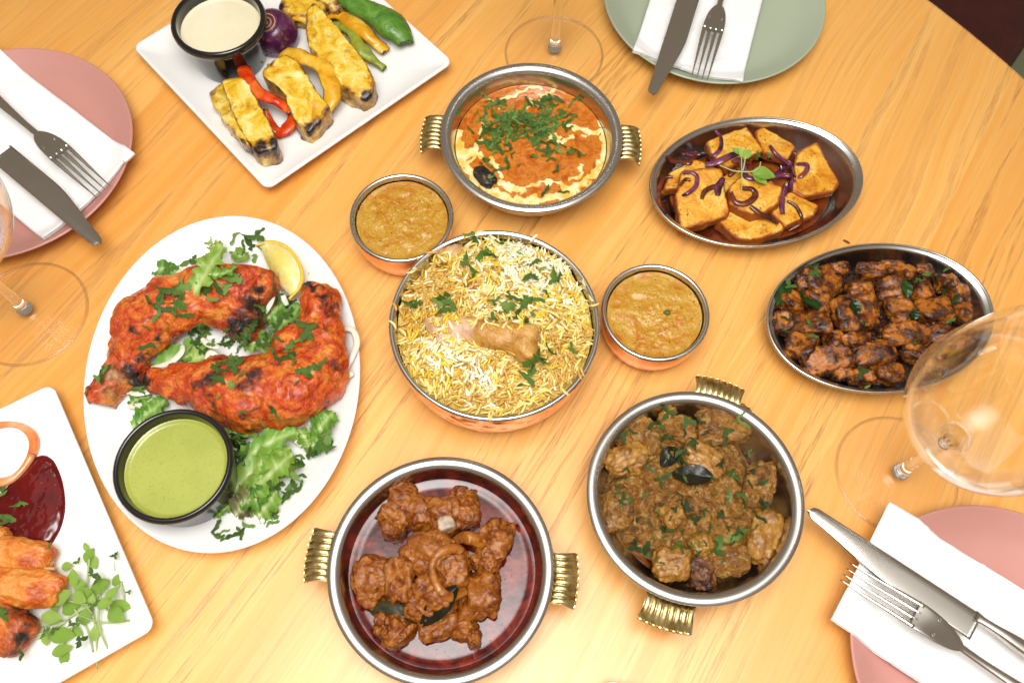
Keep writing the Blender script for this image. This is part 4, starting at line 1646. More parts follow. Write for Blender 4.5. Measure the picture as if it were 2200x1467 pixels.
zz = ZC
leg_mesh([(zz(130, 1365, .017), zz(215, 1300, .018), .0095, .0085, 1), (zz(215, 1385, .015), zz(240, 1330, .017), .0080, .0075, 1), (zz(215, 1300, .018), zz(330, 1110, .022), .0085, .0100, 1),
          (zz(330, 1110, .022), zz(470, 880, .028), .0110, .0225, .85), (zz(470, 870, .028), zz(660, 730, .030), .0225, .0215, .85), (zz(420, 800, .027), zz(600, 690, .028), .0150, .0160, .9),
          (zz(660, 720, .029), zz(930, 620, .030), .0205, .0215, .85), (zz(930, 600, .030), zz(1200, 560, .031), .0200, .0185, .9), (zz(1080, 720, .029), zz(1180, 830, .027), .0205, .0160, .85), (zz(1280, 520, .027), zz(1310, 640, .026), .0130, .0130, 1),
          (zz(420, 1150, .018), zz(450, 1200, .016), .0110, .0090, 1), (zz(370, 1270, .014), zz(400, 1260, .014), .0075, .0065, 1)],
         0.008, zz(30, 1480, 0.004), zz(1480, 340, 0.068), 21,
         [(zz(120, 1390, .015), .009, .9), (zz(400, 1230, .02), .014, .9), (zz(1220, 860, .035), .020, .75), (zz(1340, 620, .035), .014, .7), (zz(1290, 760, .04), .012, .8), (zz(580, 940, .04), .010, .6), (zz(410, 900, .045), .010, .5), (zz(850, 700, .05), .012, .3)],
         [(zz(280, 1210, .024), .013), (zz(210, 1330, .022), .010)], 'red grilled chicken leg with bare bone end, nearer the lemon')
leg_mesh([(zz(560, 1260, .022), zz(720, 1270, .024), .0085, .0120, 1), (zz(720, 1275, .024), zz(980, 1300, .027), .0130, .0215, .85), (zz(980, 1300, .027), zz(1240, 1330, .030), .0215, .0245, .72), (zz(1240, 1330, .030), zz(1520, 1290, .031), .0265, .0280, .68),
          (zz(1520, 1270, .031), zz(1720, 1150, .030), .0245, .0215, .74), (zz(1740, 1120, .030), zz(1750, 930, .032), .0190, .0145, .9), (zz(1750, 930, .032), zz(1725, 720, .034), .0145, .0135, .9), (zz(1725, 720, .034), zz(1690, 590, .035), .0120, .0085, 1),
          (zz(1010, 1450, .020), zz(1150, 1520, .018), .0130, .0110, .8), (zz(1260, 1500, .020), zz(1500, 1480, .020), .0135, .0130, .8), (zz(1640, 1360, .022), zz(1790, 1290, .020), .0150, .0120, .85), (zz(1480, 1010, .028), zz(1640, 930, .030), .0120, .0110, .9), (zz(1800, 700, .030), zz(1810, 880, .028), .0060, .0070, 1)],
         0.007, zz(440, 1700, 0.004), zz(2010, 450, 0.070), 23,
         [(zz(520, 1260, .022), .010, 1.0), (zz(930, 1240, .046), .018, .55), (zz(1210, 1230, .05), .012, .6), (zz(1680, 560, .04), .010, .9), (zz(1760, 680, .04), .010, .75), (zz(1100, 1530, .03), .008, .5), (zz(1640, 1000, .045), .008, .5)],
         [], 'red grilled chicken leg, bent, touching the bowl of mint sauce')


# salad strips
def ribbon_leaf(path, wid, mat, name, label, group, seed, ruffle=0.0024, cup=0.35, tipdark=False):
    path = spline(path, 26)
    n = len(path)
    r = np.random.default_rng(seed)
    ph = r.uniform(0, 6, 4)
    nv = 9
    T = np.gradient(path, axis=0)
    T /= np.linalg.norm(T, axis=1)[:, None]
    S = np.cross(T, (0, 0, 1.0))
    S /= np.linalg.norm(S, axis=1)[:, None]+1e-9
    V, rib = [], []
    for i in range(n):
        t = i/(n-1)
        w = wid*(math.sin(PI*(0.10+0.86*t))**0.6)
        for j in range(nv):
            v = j/(nv-1)*2-1
            jag = 1+(0.22*math.sin(t*31+ph[0]+3*(v > 0))+0.14*math.sin(t*67+ph[3]))*(abs(v) > 0.9)
            z = cup*w*v*v+ruffle*abs(v)**1.6*math.sin(t*17+ph[1]+(2.2 if v > 0 else 0))+ruffle*0.4*math.sin(t*29+ph[2]+v*4)
            p = path[i]+S[i]*v*w*jag
            p = p+np.array([0, 0, z])
            V.append(p)
            rib.append(math.exp(-(v/0.22)**2)*0.85*(1-0.3*t)+0.25*max(0, 0.35-t))
    return put(name, V, grid_faces(n, nv), mat, label, 'lettuce', group, attrs={'rib': np.clip(rib, 0, 1)})


LG = 'lettuce shreds on the chicken plate'
lett = [([(820, 640, .048), (900, 500, .052), (960, 400, .050), (1040, 300, .044)], .0088, LETT), ([(960, 350, .030), (1000, 260, .024)], .0050, LETT_P), ([(520, 470, .014), (620, 460, .018), (720, 500, .015)], .0070, LETT_D),
        ([(890, 250, .013), (950, 270, .016)], .0040, LETT), ([(1110, 330, .012), (1160, 370, .016), (1190, 340, .012)], .0060, LETT), ([(1620, 480, .011), (1680, 460, .013), (1720, 465, .011)], .0050, LETT),
        ([(520, 1210, .014), (640, 1120, .018), (800, 1050, .018), (960, 1040, .014)], .0090, LETT_D), ([(700, 1160, .018), (820, 1110, .020), (960, 1060, .017)], .0075, LETT), ([(1380, 900, .022), (1480, 830, .026), (1590, 720, .022)], .0080, LETT_D),
        ([(1180, 1010, .020), (1280, 980, .024), (1400, 960, .020)], .0080, LETT), ([(1330, 840, .018), (1400, 760, .022), (1480, 690, .016)], .0070, LETT_D), ([(380, 1590, .011), (480, 1530, .015), (600, 1440, .013)], .0085, LETT_D),
        ([(360, 1440, .010), (420, 1390, .012), (520, 1370, .010)], .0045, LETT_D), ([(930, 500, .056), (1040, 490, .057), (1130, 440, .052)], .0040, LETT_D)]
for k, (pts, w, mt) in enumerate(lett):
    p = np.array([ZC(x, y, z) for x, y, z in pts])
    ribbon_leaf(p, w, mt, 'lettuce_leaf', single({LETT: 'pale green', LETT_D: 'dark green', LETT_P: 'purple-tinged'}[mt]+' lettuce shred '+where(pts[1][0], pts[1][1], 1020, 950, 1000, 850)+' around the chicken legs', 'smaller' if w < 0.0065 else 'broad'), LG, 200+k)
ZD = Zone(170, 800, 3.4375)
lett2 = [([(1120, 900, .012), (1250, 750, .018), (1400, 640, .022), (1560, 560, .018)], .0085, LETT), ([(1190, 660, .012), (1320, 570, .018), (1480, 480, .022), (1620, 440, .018)], .0085, LETT_D), ([(1240, 900, .014), (1370, 790, .022), (1480, 680, .026), (1580, 600, .022)], .0100, LETT),
         ([(1150, 1060, .010), (1230, 960, .016), (1330, 880, .018)], .0095, LETT_P), ([(1300, 1090, .011), (1370, 1000, .018), (1460, 870, .020)], .0100, LETT), ([(1190, 960, .014), (1310, 930, .020), (1400, 850, .020)], .0080, LETT_D),
         ([(1740, 470, .014), (1800, 380, .022), (1880, 290, .020)], .0090, LETT_D), ([(1700, 560, .012), (1760, 520, .018), (1850, 520, .016)], .0085, LETT_D), ([(1620, 420, .014), (1680, 500, .016), (1720, 590, .012)], .0060, LETT),
         ([(1460, 690, .016), (1530, 720, .020), (1590, 640, .018)], .0070, LETT), ([(1080, 480, .012), (1200, 450, .014), (1330, 430, .016)], .0070, LETT), ([(980, 1060, .011), (1050, 1020, .013), (1120, 980, .012)], .0040, LETT_D), ([(1360, 1060, .012), (1400, 1050, .014), (1450, 1040, .012)], .0045, LETT),
         ([(420, 350, .012), (520, 290, .016), (640, 200, .014)], .0085, LETT_D), ([(1160, 560, .011), (1180, 490, .014), (1200, 440, .012)], .0070, CURRYLEAF)]
for k, (pts, w, mt) in enumerate(lett2):
    p = np.array([ZD(x, y, z) for x, y, z in pts])
    ribbon_leaf(p, w, mt, 'lettuce_leaf', single({LETT: 'pale green', LETT_D: 'dark green', LETT_P: 'purple-tinged', CURRYLEAF: 'very dark'}[mt]+' lettuce shred '+where(pts[1][0], pts[1][1], 1430, 720, 420, 420)+' of the salad', 'smaller' if w < 0.0065 else 'broad'), LG, 230+k, ruffle=0.0028)

ONION_W = M('white_onion', rough=0.25, col='#e9e6d2', trans=0.15, sss=0.2, ssss=0.003).m
for k, (z_, pts) in enumerate([(ZC, [(1850, 890, .024), (1955, 895, .0255), (1990, 985, .0255), (1960, 1080, .025), (1910, 1180, .022)]), (ZC, [(1850, 1270, .018), (1920, 1225, .0235), (1965, 1205, .025)]), (ZC, [(520, 1170, .020), (650, 1130, .024), (730, 1060, .026), (740, 1010, .024)]),
                                (ZC, [(880, 960, .030), (930, 1000, .032), (1000, 1020, .030)]), (ZC, [(910, 1110, .026), (940, 1060, .028), (1000, 1090, .026)]), (ZC, [(1330, 780, .026), (1370, 700, .030), (1390, 640, .028)]), (ZC, [(300, 1320, .013), (420, 1350, .015), (540, 1330, .013)]),
                                (ZC, [(1400, 620, .020), (1450, 650, .024), (1490, 720, .020)]), (ZC, [(700, 490, .016), (760, 460, .020), (780, 500, .016)]), (ZD, [(360, 250, .012), (480, 240, .014), (590, 190, .013)]), (ZD, [(1700, 380, .015), (1740, 310, .020), (1780, 260, .016)]), (ZD, [(1480, 420, .014), (1560, 460, .018), (1640, 540, .014)])]):
    p = np.array([z_(x, y, z) for x, y, z in pts])
    V, F = tube(p, lambda t: 0.0026*math.sin(PI*(0.12+0.76*t))**0.5, 0.0009, n=26, m=10)
    put('onion_slice', V, F, ONION_W, single('white onion slice '+where(pts[1][0] if z_ is ZC else (z_.px(*pts[1][:2])[0]-170)*3.334, pts[1][1] if z_ is ZC else (z_.px(*pts[1][:2])[1]-440)*3.334, 1020, 1180, 1000, 1150)+' of the oval chicken plate', 'another'), 'onion', 'white onion slices on the chicken plate')


# lemon wedge
def lemon():
    a, b = ZC(1330, 270, 0.026), ZC(1560, 640, 0.026)
    L = np.linalg.norm(b-a)/2
    c = (a+b)/2
    c[2] = 0.0270
    d = (b-a)/np.linalg.norm(b-a)
    side = np.cross(d, (0, 0, 1.0))
    side = -side if side[0] < 0 else side
    t = thing('lemon_wedge', 'pale yellow lemon wedge at the back of the chicken plate', 'lemon', c)
    st = np.linspace(-1, 1, 26)
    arc = np.radians(np.linspace(8, -68, 14))
    outer, flesh, rind = [], [], []
    for s in st:
        R = 0.0235*math.sqrt(max(0.002, 1-abs(s)**2.4))
        x = s*L*1.06
        core = np.array([-0.008+0.004*s*s, -0.003])
        for q, RR in ((outer, R), (flesh, R*0.90)):
            row = [core] if q is flesh else []
            row += [np.array([RR*math.cos(g)-0.008, RR*math.sin(g)*0.95-0.003+0.003]) for g in arc]
            for (u, v) in row:
                q.append(d*x*(1 if q is outer else 0.94)+side*u+np.array([0, 0, v]))
    n = len(arc)
    peel = M('lemon_peel', rough=0.35, coat=0.2)
    peel.set(col=peel.ramp(peel.noise(60, 3), [(0.3, '#e6bd2e'), (0.7, '#efd05a')]), normal=peel.bump(peel.vor(900), 0.0004))
    fm = M('lemon_flesh', rough=0.22, coat=0.4, sss=0.25, ssss=0.004)
    fv = fm.noise(30, 4, 0.6, vec=fm.coord((1, 1, 1)))
    fm.set(col=fm.ramp(fv, [(0.3, '#e6cf6a'), (0.55, '#efdf92'), (0.75, '#f3e9b4')]), normal=fm.bump(fm.vor(420, 'SMOOTH_F1'), 0.0004))
    pv = np.array(outer)
    inn = np.array(flesh).reshape(len(st), n+1, 3)[:, 1:].reshape(-1, 3)
    V = np.concatenate([pv, inn])
    n0 = len(pv)
    F = grid_faces(len(st), n)
    F2 = F+[tuple(i+n0 for i in reversed(f)) for f in F]
    for i in range(len(st)-1):
        for j in (0, n-1):
            a1, b1 = i*n+j, (i+1)*n+j
            F2.append((a1, b1, b1+n0, a1+n0))
    mk('peel', V, F2, peel.m, t)
    mk('flesh', flesh, grid_faces(len(st), n+1, True)+[tuple(range(n+1)), tuple(range(len(flesh)-1, len(flesh)-n-2, -1))], fm.m, t)


lemon()
refresh()
rg = random.Random(8)
it = []
for cx, cy, sx, sy, nn in ((1000, 980, 130, 60, 22), (1230, 950, 80, 60, 12), (850, 920, 50, 60, 9), (1400, 820, 60, 60, 9), (1480, 700, 40, 40, 5)):
    it += [(x, y, rg.uniform(.008, .014), rg.choice(CL+CS_[:2])) for x, y in cloud(cx, cy, sx, sy, nn, rg)]
it += [(1280, 230, .020, CL[0]), (1290, 190, .014, CS_[0]), (1110, 240, .016, CS_[1]), (1180, 290, .013, CS_[2]), (1240, 300, .016, CL[1]), (1270, 380, .014, CL[2]), (790, 410, .016, CL[3]), (820, 400, .012, CL[0]), (640, 460, .016, CL[1]),
       (740, 590, .024, CL[0]), (680, 620, .022, CL[1]), (600, 640, .018, CS_[0]), (720, 690, .018, CL[2]), (560, 720, .018, CL[3]), (610, 750, .020, CS_[1]), (560, 800, .016, CS_[2]), (690, 745, .016, CS_[3]), (500, 690, .012, CS_[4]), (760, 790, .016, CS_[5]), (1130, 530, .020, CL[2]), (1000, 600, .020, CS_[0]), (1050, 590, .016, CL[3]), (970, 680, .014, CS_[1]), (900, 630, .016, CL[4]),
       (490, 1010, .017, CS_[2]), (170, 1210, .018, CL[0]), (140, 1240, .013, CL[1]), (200, 1180, .013, CL[4]), (440, 1310, .014, CL[3]), (480, 880, .008, CS_[4]),
       (1640, 880, .024, CL[0]), (1590, 850, .016, CS_[0]), (1620, 970, .018, CS_[1]), (1660, 940, .013, CL[2]), (1530, 1000, .016, CL[1]), (1480, 1050, .014, CL[4]), (1390, 1050, .016, CS_[2]), (1500, 1100, .018, CL[3]), (1420, 1100, .014, CS_[3]), (1540, 1120, .012, CS_[5]), (1600, 1180, .016, CL[0]), (1680, 1160, .018, CL[1]), (1620, 1210, .014, CL[2]), (1740, 1140, .014, CS_[0]), (1430, 970, .012, CS_[4]),
       (1120, 1150, .018, CL[2]), (1060, 1180, .014, CS_[0]), (1030, 1250, .014, CL[4]), (980, 1260, .012, CS_[1]), (1090, 1300, .013, CL[0]), (1000, 1380, .007, CS_[5]), (1160, 1230, .006, CS_[2]), (1560, 1280, .007, CS_[3])]
garnish('coriander_garnish', 'chopped coriander strewn over the two red chicken legs', 'herbs', ZC, it, 0.0010, 0.4, rg)
it = [(1800, 500, .020, CL[0]), (1830, 460, .018, CL[1]), (1780, 560, .020, CL[2]), (1850, 560, .014, CS_[0]), (1720, 600, .016, CL[3]), (1640, 660, .018, CL[4]), (1600, 690, .016, CS_[1]), (1620, 620, .014, CS_[2]), (1580, 740, .016, CL[0]), (1640, 770, .014, CS_[3]), (1570, 820, .016, CS_[4]), (1600, 870, .014, CL[1]),
      (1640, 850, .013, CS_[5]), (1540, 900, .016, CL[2]), (1500, 950, .016, CL[3]), (1480, 830, .018, CL[0]), (1420, 840, .016, CS_[0]), (1440, 1060, .014, CL[4]), (1430, 1110, .013, CS_[1]), (1250, 1140, .014, CS_[2]), (1010, 1145, .016, CS_[3]), (1070, 1180, .012, CS_[4]), (1060, 1220, .013, CL[1]), (1160, 1205, .018, CS_[5]), (1200, 1195, .014, CS_[0]),
      (1170, 600, .016, CL[2]), (1200, 640, .014, CS_[2]), (1160, 480, .014, CL[0]), (1230, 570, .016, CS_[1]), (1210, 290, .010, CS_[3]), (1440, 280, .010, CL[4]), (1460, 310, .009, CS_[0]), (1350, 370, .007, CS_[4]), (1250, 345, .006, CS_[5])]
garnish('coriander_garnish', 'chopped coriander on the salad right of the mint sauce', 'herbs', ZD, it, 0.0010, 0.4, rg)

# ================================================================== MUTTON GRAVY (bottom pan)
ZM = Zone(630, 960, 2.894)
gm = M('red_oil_gravy', rough=0.045, spec=0.45)
gcol = gm.ramp(gm.noise(38, 5, 0.6, 1.4), [(0.3, '#3a0b05'), (0.5, '#56130a'), (0.68, '#7a2412')])
bub = gm.ramp(gm.vor(330), [(0.05, 1.0), (0.10, 0.0)])
bub = gm.math('MULTIPLY', bub, gm.ramp(gm.noise(40, 2), [(0.5, 0.0), (0.62, 1.0)]))
gm.set(col=gcol, normal=gm.bump(bub, 0.0005, 1.0, gm.bump(gm.noise(55, 3), 0.00012)))
sauce(K3, 0.0640, 0.0290, gm.m, 'mutton_gravy', 'glossy dark red oily gravy around the mutton in the bottom pan', 6, amp=0.0, meniscus=0.0012, nr=50)
MUT = saucy('stewed_mutton', [(0.10, '#431b06'), (0.32, '#74380e'), (0.52, '#905015'), (0.72, '#a66624'), (0.92, '#64300c')], 80, 0.18, 0.0010, 170, 0.3, dist=1.0, specks=(260, 0.06, '#c07a3a'))
MUTV = []
mut = [(700, 330, 230, 210, 20), (640, 450, 220, 210, 30), (625, 525, 140, 110, 0), (800, 400, 220, 240, 60), (940, 430, 290, 250, 20), (1065, 320, 190, 130, -10), (1085, 430, 170, 140, 10), (860, 660, 300, 330, 70), (1250, 590, 240, 310, -20),
       (1190, 720, 170, 190, 40), (500, 830, 270, 330, -10), (670, 850, 210, 330, 5), (990, 760, 250, 280, 10), (1155, 920, 290, 320, 10), (880, 900, 260, 260, 30), (900, 1090, 270, 190, 30), (660, 1150, 190, 210, -30), (560, 1110, 110, 170, 10), (1060, 1140, 200, 140, 10), (1130, 1195, 100, 110, 0), (800, 1010, 240, 170, -15)]
for k, (cx, cy, L, W, ro) in enumerate(mut):
    rc = math.hypot(cx-900, cy-740)/560
    zc = 0.0325+0.011*max(0, 1-rc*1.35)
    o, V = piece(ZM, cx, cy, L*0.88, W*0.88, 0.019+0.004*(k % 3), ro, zc, MUT, 'mutton_piece', single('brown stewed mutton chunk '+where(cx, cy, 900, 740, 480, 520)+' of the heap in red gravy', 'smaller' if L*W < 45000 else 'bigger'), 'mutton', 'mutton chunks in the red gravy', seed=300+k, k=3.2, amp=0.22, n=24, fine=0.05, ffreq=4.0, freq=1.5, fibre=0.05)
    MUTV.append(V)
# marrow bone end and bone ring
BONE = saucy('cooked_bone', [(0.3, '#8a7a68'), (0.55, '#a8937c'), (0.8, '#c2a987')], 90, 0.35, 0.0006, 160)
refresh()
hb = float(hit(*ZM.px(950, 470))[0].z)
piece(ZM, 950, 475, 105, 85, 0.0060, 20, hb+0.0002, BONE, 'bone_end', 'grey marrow bone end on top of the mutton heap', 'bone', seed=7, k=4.0, amp=0.10)
SKIN = saucy('glossy_tendon', [(0.2, '#7a3e10'), (0.5, '#9c5c1a'), (0.8, '#b57a30')], 60, 0.18, 0.0008, 120, 0.3)
ringp = [(985+118*math.cos(a)*(1+.1*math.sin(2*a)), 780+150*math.sin(a)) for a in np.linspace(0.9, 5.3, 16)]
pts = smooth_z(surf_polyline(ZM, ringp, 0.0014), 6)
V, F = tube(pts, lambda t: 0.0030+0.0006*math.sin(9*t), 0.0022, n=60, m=10)
put('tendon_ring', V, F, SKIN, 'curved glossy tendon ring on the right of the mutton heap', 'mutton')
pts = smooth_z(surf_polyline(ZM, ((1000, 590), (1050, 592), (1100, 585), (1150, 590), (1190, 630)), 0.0016), 4)
V, F = tube(pts, lambda t: 0.0050*math.sin(PI*(0.15+0.7*t)), 0.0012, n=30, m=10)
put('onion_strip', V, F, SKIN, 'soft cooked onion strip on the mutton heap', 'onion')
V = MUTV
refresh()


def flat_leaf(zone, x0, y0, x1, y1, wid, mat, label, z=None, lift=0.001, cat='leaf', name='bay_leaf', arch=0.003):
    if z is None:
        a, b = np.array(hit(*zone.px(x0, y0))[0]), np.array(hit(*zone.px(x1, y1))[0])
    else:
        a, b = zone(x0, y0, z[0]), zone(x1, y1, z[1])
    a[2] += lift
    b[2] += lift
    t = np.linspace(0, 1, 18)
    path = a+(b-a)*t[:, None]
    path[:, 2] += arch*np.sin(PI*t)
    n = len(path)
    T = (b-a)/np.linalg.norm(b-a)
    S = np.cross(T, (0, 0, 1.0))
    S /= np.linalg.norm(S)
    V = []
    for i in range(n):
        w = wid*math.sin(PI*(0.04+0.92*t[i]))**0.8
        for v in (-1, -0.6, -0.12, 0, 0.12, 0.6, 1):
            V.append(path[i]+S*w*v+np.array([0, 0, 0.25*wid*abs(v)**2-0.0003*(abs(v) < 0.05)+0.0004*math.sin(14*t[i]+3*v)]))
    V = np.array(V)
    V2 = V-np.array([0, 0, 0.0004])
    F = grid_faces(n, 7)
    n0 = len(V)
    F = F+[tuple(q+n0 for q in reversed(f)) for f in F]
    return put(name, np.concatenate([V, V2]), F, mat, label, cat)


flat_leaf(ZM, 470, 1000, 770, 1080, 0.0075, BAY, 'dark bay leaf under the left mutton chunk', z=(0.0315, 0.034))
flat_leaf(ZM, 800, 1110, 1020, 870, 0.0075, BAY, 'dark bay leaf folded over the middle of the mutton', z=(0.040, 0.050))

# ================================================================== BROWN CHICKEN CURRY (right pan)
ZB = Zone(1230, 790, 2.53)
om = M('dark_oil', rough=0.05, spec=0.6, coat=0.4, coatr=0.03)
om.set(col=om.ramp(om.noise(60, 4, 0.6, 1.0), [(0.3, '#2a1206'), (0.6, '#4a230c'), (0.8, '#6b3a14')]))
sauce(K4, 0.0560, 0.0165, om.m, 'curry_oil', 'dark brown oil pooled at the side of the brown chicken curry', 7, meniscus=0.001, nr=40)
ol = [(180, 620), (190, 540), (240, 470), (260, 380), (330, 300), (430, 290), (520, 300), (620, 310), (700, 250), (820, 240), (930, 320), (940, 420), (1000, 520), (1060, 640), (1110, 760), (1110, 900), (1040, 1000), (960, 1010), (880, 1100), (780, 1130), (760, 1180), (690, 1180), (620, 1120), (500, 1110), (440, 1030), (340, 990), (270, 930), (210, 850), (180, 740)]
op = np.array([ZB(x, y, 0.030) for x, y in ol])
MAS = M('brown_masala', coat=0.2, coatr=0.15, spec=0.4)
mc = MAS.ramp(MAS.noise(110, 7, 0.68, 1.2), [(0.10, '#43260c'), (0.32, '#70441a'), (0.52, '#8f5e20'), (0.72, '#a6742c'), (0.92, '#6a4014')])
mc = MAS.mix(MAS.ramp(MAS.vor(240), [(0.07, 0.8), (0.16, 0.0)]), mc, '#3a4a1a')
mc = MAS.mix(MAS.ramp(MAS.noise(190, 4, 0.6), [(0.56, 0.0), (0.72, 0.6)]), mc, '#c09a52')
MAS.set(col=mc, rough=0.2, normal=MAS.bump(MAS.math('ADD', MAS.noise(170, 6, 0.68), MAS.math('MULTIPLY', MAS.noise(600, 3), 0.4)), 0.0026))
V, F = blob_outline(op, 0.012, 0.0245, 4.0, 60, 0.0042, 85, 51, 220)
V[:, 2] += 0.0014*fbm(V*260, 52, 3)
put('thick_masala', V, F, MAS.m, 'thick brown masala mound filling the right handled pan', 'curry')
CHK = saucy('curried_chicken', [(0.12, '#5e3a10'), (0.34, '#84561a'), (0.55, '#9c6c28'), (0.75, '#ab7e38'), (0.92, '#7c5018')], 60, 0.26, 0.0009, 140, 0.4, dist=1.3)
DRK = saucy('dark_browned_meat', [(0.25, '#2c1408'), (0.5, '#5a3214'), (0.75, '#7a4c22')], 70, 0.26, 0.0018, 150, 0.4)
for k, (cx, cy, L, W, ro, zc, mt, lb) in enumerate([
        (300, 500, 210, 160, 20, .039, CHK, 'pale chicken piece at the left side of the brown curry'), (370, 380, 230, 230, 50, .034, MAS.m, 'masala-covered chicken piece at the upper left of the brown curry'), (700, 500, 220, 150, -35, .042, CHK, 'pale chicken strip near the dark bay leaf in the brown curry'),
        (545, 810, 130, 120, 30, .041, CHK, 'small pale chicken bit in the middle of the brown curry'), (1035, 910, 170, 260, -15, .034, CHK, 'large yellow-brown chicken piece at the right side of the brown curry'), (545, 1060, 200, 170, 0, .033, CHK, 'smooth yellow-brown chicken piece at the bottom of the brown curry'),
        (710, 1110, 160, 180, -10, .031, DRK, 'very dark browned chicken piece at the bottom of the curry'), (850, 1040, 220, 170, 15, .034, MAS.m, 'masala-coated chicken piece at the lower right of the curry'), (820, 310, 300, 190, 10, .036, MAS.m, 'masala-coated chicken piece at the top right of the curry'),
        (570, 330, 200, 140, -10, .035, MAS.m, 'masala-coated chicken piece at the top of the curry'), (250, 770, 170, 220, 0, .033, MAS.m, 'masala-coated chicken piece at the lower left of the curry'), (690, 960, 130, 110, 30, .038, CHK, 'little chicken bit beside the green leaf in the curry'), (510, 265, 120, 70, 60, .036, CHK, 'thin chicken sliver at the top edge of the curry'),
        (1010, 640, 150, 240, -20, .034, MAS.m, 'masala-coated chicken piece along the oily right side')]):
    piece(ZB, cx, cy, L, W, 0.015, ro, zc-0.0015, mt, 'chicken_piece', lb, 'chicken', 'chicken pieces in the brown curry', seed=330+k, k=3.4, amp=0.17, n=22, fine=0.05, ffreq=4, fibre=0.06)
refresh()
flat_leaf(ZB, 540, 580, 760, 600, 0.0075, BAY, 'grey-green bay leaf in the middle of the brown curry', lift=0.0015)
flat_leaf(ZB, 480, 540, 560, 440, 0.0065, BAY, 'dark folded bay leaf near the top of the brown curry', lift=0.0012)
refresh()
rg = random.Random(12)
it = [(890, 930, .022, CL[2]), (800, 960, .024, CL[0]), (770, 990, .016, CL[3]), (590, 490, .018, DL[0]), (590, 460, .014, DS[0]), (440, 310, .016, DS[1]), (520, 245, .013, DL[1]), (620, 295, .013, CL[1]), (410, 950, .018, DL[2]), (400, 1000, .014, CS_[0]), (570, 965, .013, CS_[1]), (590, 985, .012, CS_[3]),
      (930, 300, .015, CS_[2]), (915, 255, .010, CS_[4]), (965, 455, .009, CS_[5]), (800, 520, .012, DL[0]), (870, 580, .014, DL[1]), (500, 380, .016, DS[2]), (490, 440, .014, DS[3]), (660, 400, .013, DL[2]), (840, 340, .013, DL[0]), (830, 400, .012, DS[0]), (480, 610, .011, DL[1]), (270, 710, .014, DS[1]), (310, 720, .011, DL[2]), (430, 560, .009, CS_[0]), (660, 830, .012, DL[0]),
      (620, 760, .013, DL[1]), (810, 800, .013, DL[2]), (740, 880, .011, DS[2]), (540, 880, .010, CS_[1]), (850, 680, .012, CS_[2]), (770, 690, .010, CS_[3]), (930, 690, .012, DL[0]), (1040, 750, .013, DL[1]), (1020, 820, .012, DS[3]), (980, 560, .010, DL[2]), (1040, 620, .010, DS[0]), (330, 350, .010, DS[1]), (270, 370, .012, DL[0]), (700, 290, .010, DS[2]), (340, 970, .012, DL[1])]
for x, y in cloud(640, 690, 260, 260, 110, rg):
    if math.hypot(x-650, y-700) < 430:
        it.append((x, y, rg.uniform(.004, .009), rg.choice(DL+DS+CS_[:2])))
garnish('coriander_garnish', 'bits of dark cooked coriander in the brown chicken curry', 'herbs', ZB, it, 0.0008, 0.5, rg)

# ================================================================== PANEER AND ONION (oval dish)
ZP = Zone(1370, 230, 4.3137)
pl = thing('paneer_gravy', 'thin orange-brown oil pooled in the paneer dish', 'sauce', (OD1[0], OD1[1], 0.0045), ODA)
pg = M('thin_chilli_oil', rough=0.06, coat=0.5, coatr=0.04)
pg.set(col=pg.ramp(pg.noise(45, 4, 0.6, 1.0), [(0.3, '#4a1a08'), (0.55, '#7a3512'), (0.8, '#9c5420')]))
V, F = disc(0.0705, 30, 120, None, lambda a: 1+0.02*np.sin(5*a), 0.0645/0.0925)
mk('gravy', V, F, pg.m, pl)
PAN = M('fried_paneer', coat=0.1, coatr=0.2, spec=0.35)
pc = PAN.ramp(PAN.noise(50, 5, 0.6, 0.8), [(0.10, '#b8660c'), (0.32, '#d48a1a'), (0.52, '#e0a430'), (0.72, '#e8be5e'), (0.95, '#cc7c16')])
pe = PAN.math('ADD', PAN.attr('char'), PAN.math('MULTIPLY', PAN.math('SUBTRACT', PAN.noise(120, 4), 0.5), 0.5))
pc = PAN.mix(PAN.ramp(pe, [(0.22, 0.0), (0.62, 0.9)]), pc, '#8e3c0a')
pc = PAN.mix(PAN.ramp(PAN.noise(75, 6, 0.66, 0.6), [(0.55, 0.0), (0.88, 0.8)]), pc, '#a04a0a')
pc = PAN.mix(PAN.math('MULTIPLY', PAN.ramp(PAN.noise(420, 3, 0.6), [(0.62, 0.0), (0.78, 1.0)]), PAN.ramp(PAN.noise(80, 4, 0.6), [(0.36, 0.1), (0.65, 0.95)])), pc, '#6a300c')
PAN.set(col=pc, rough=0.4, normal=PAN.bump(PAN.noise(420, 4, 0.6), 0.0006))
PANM = PAN.m


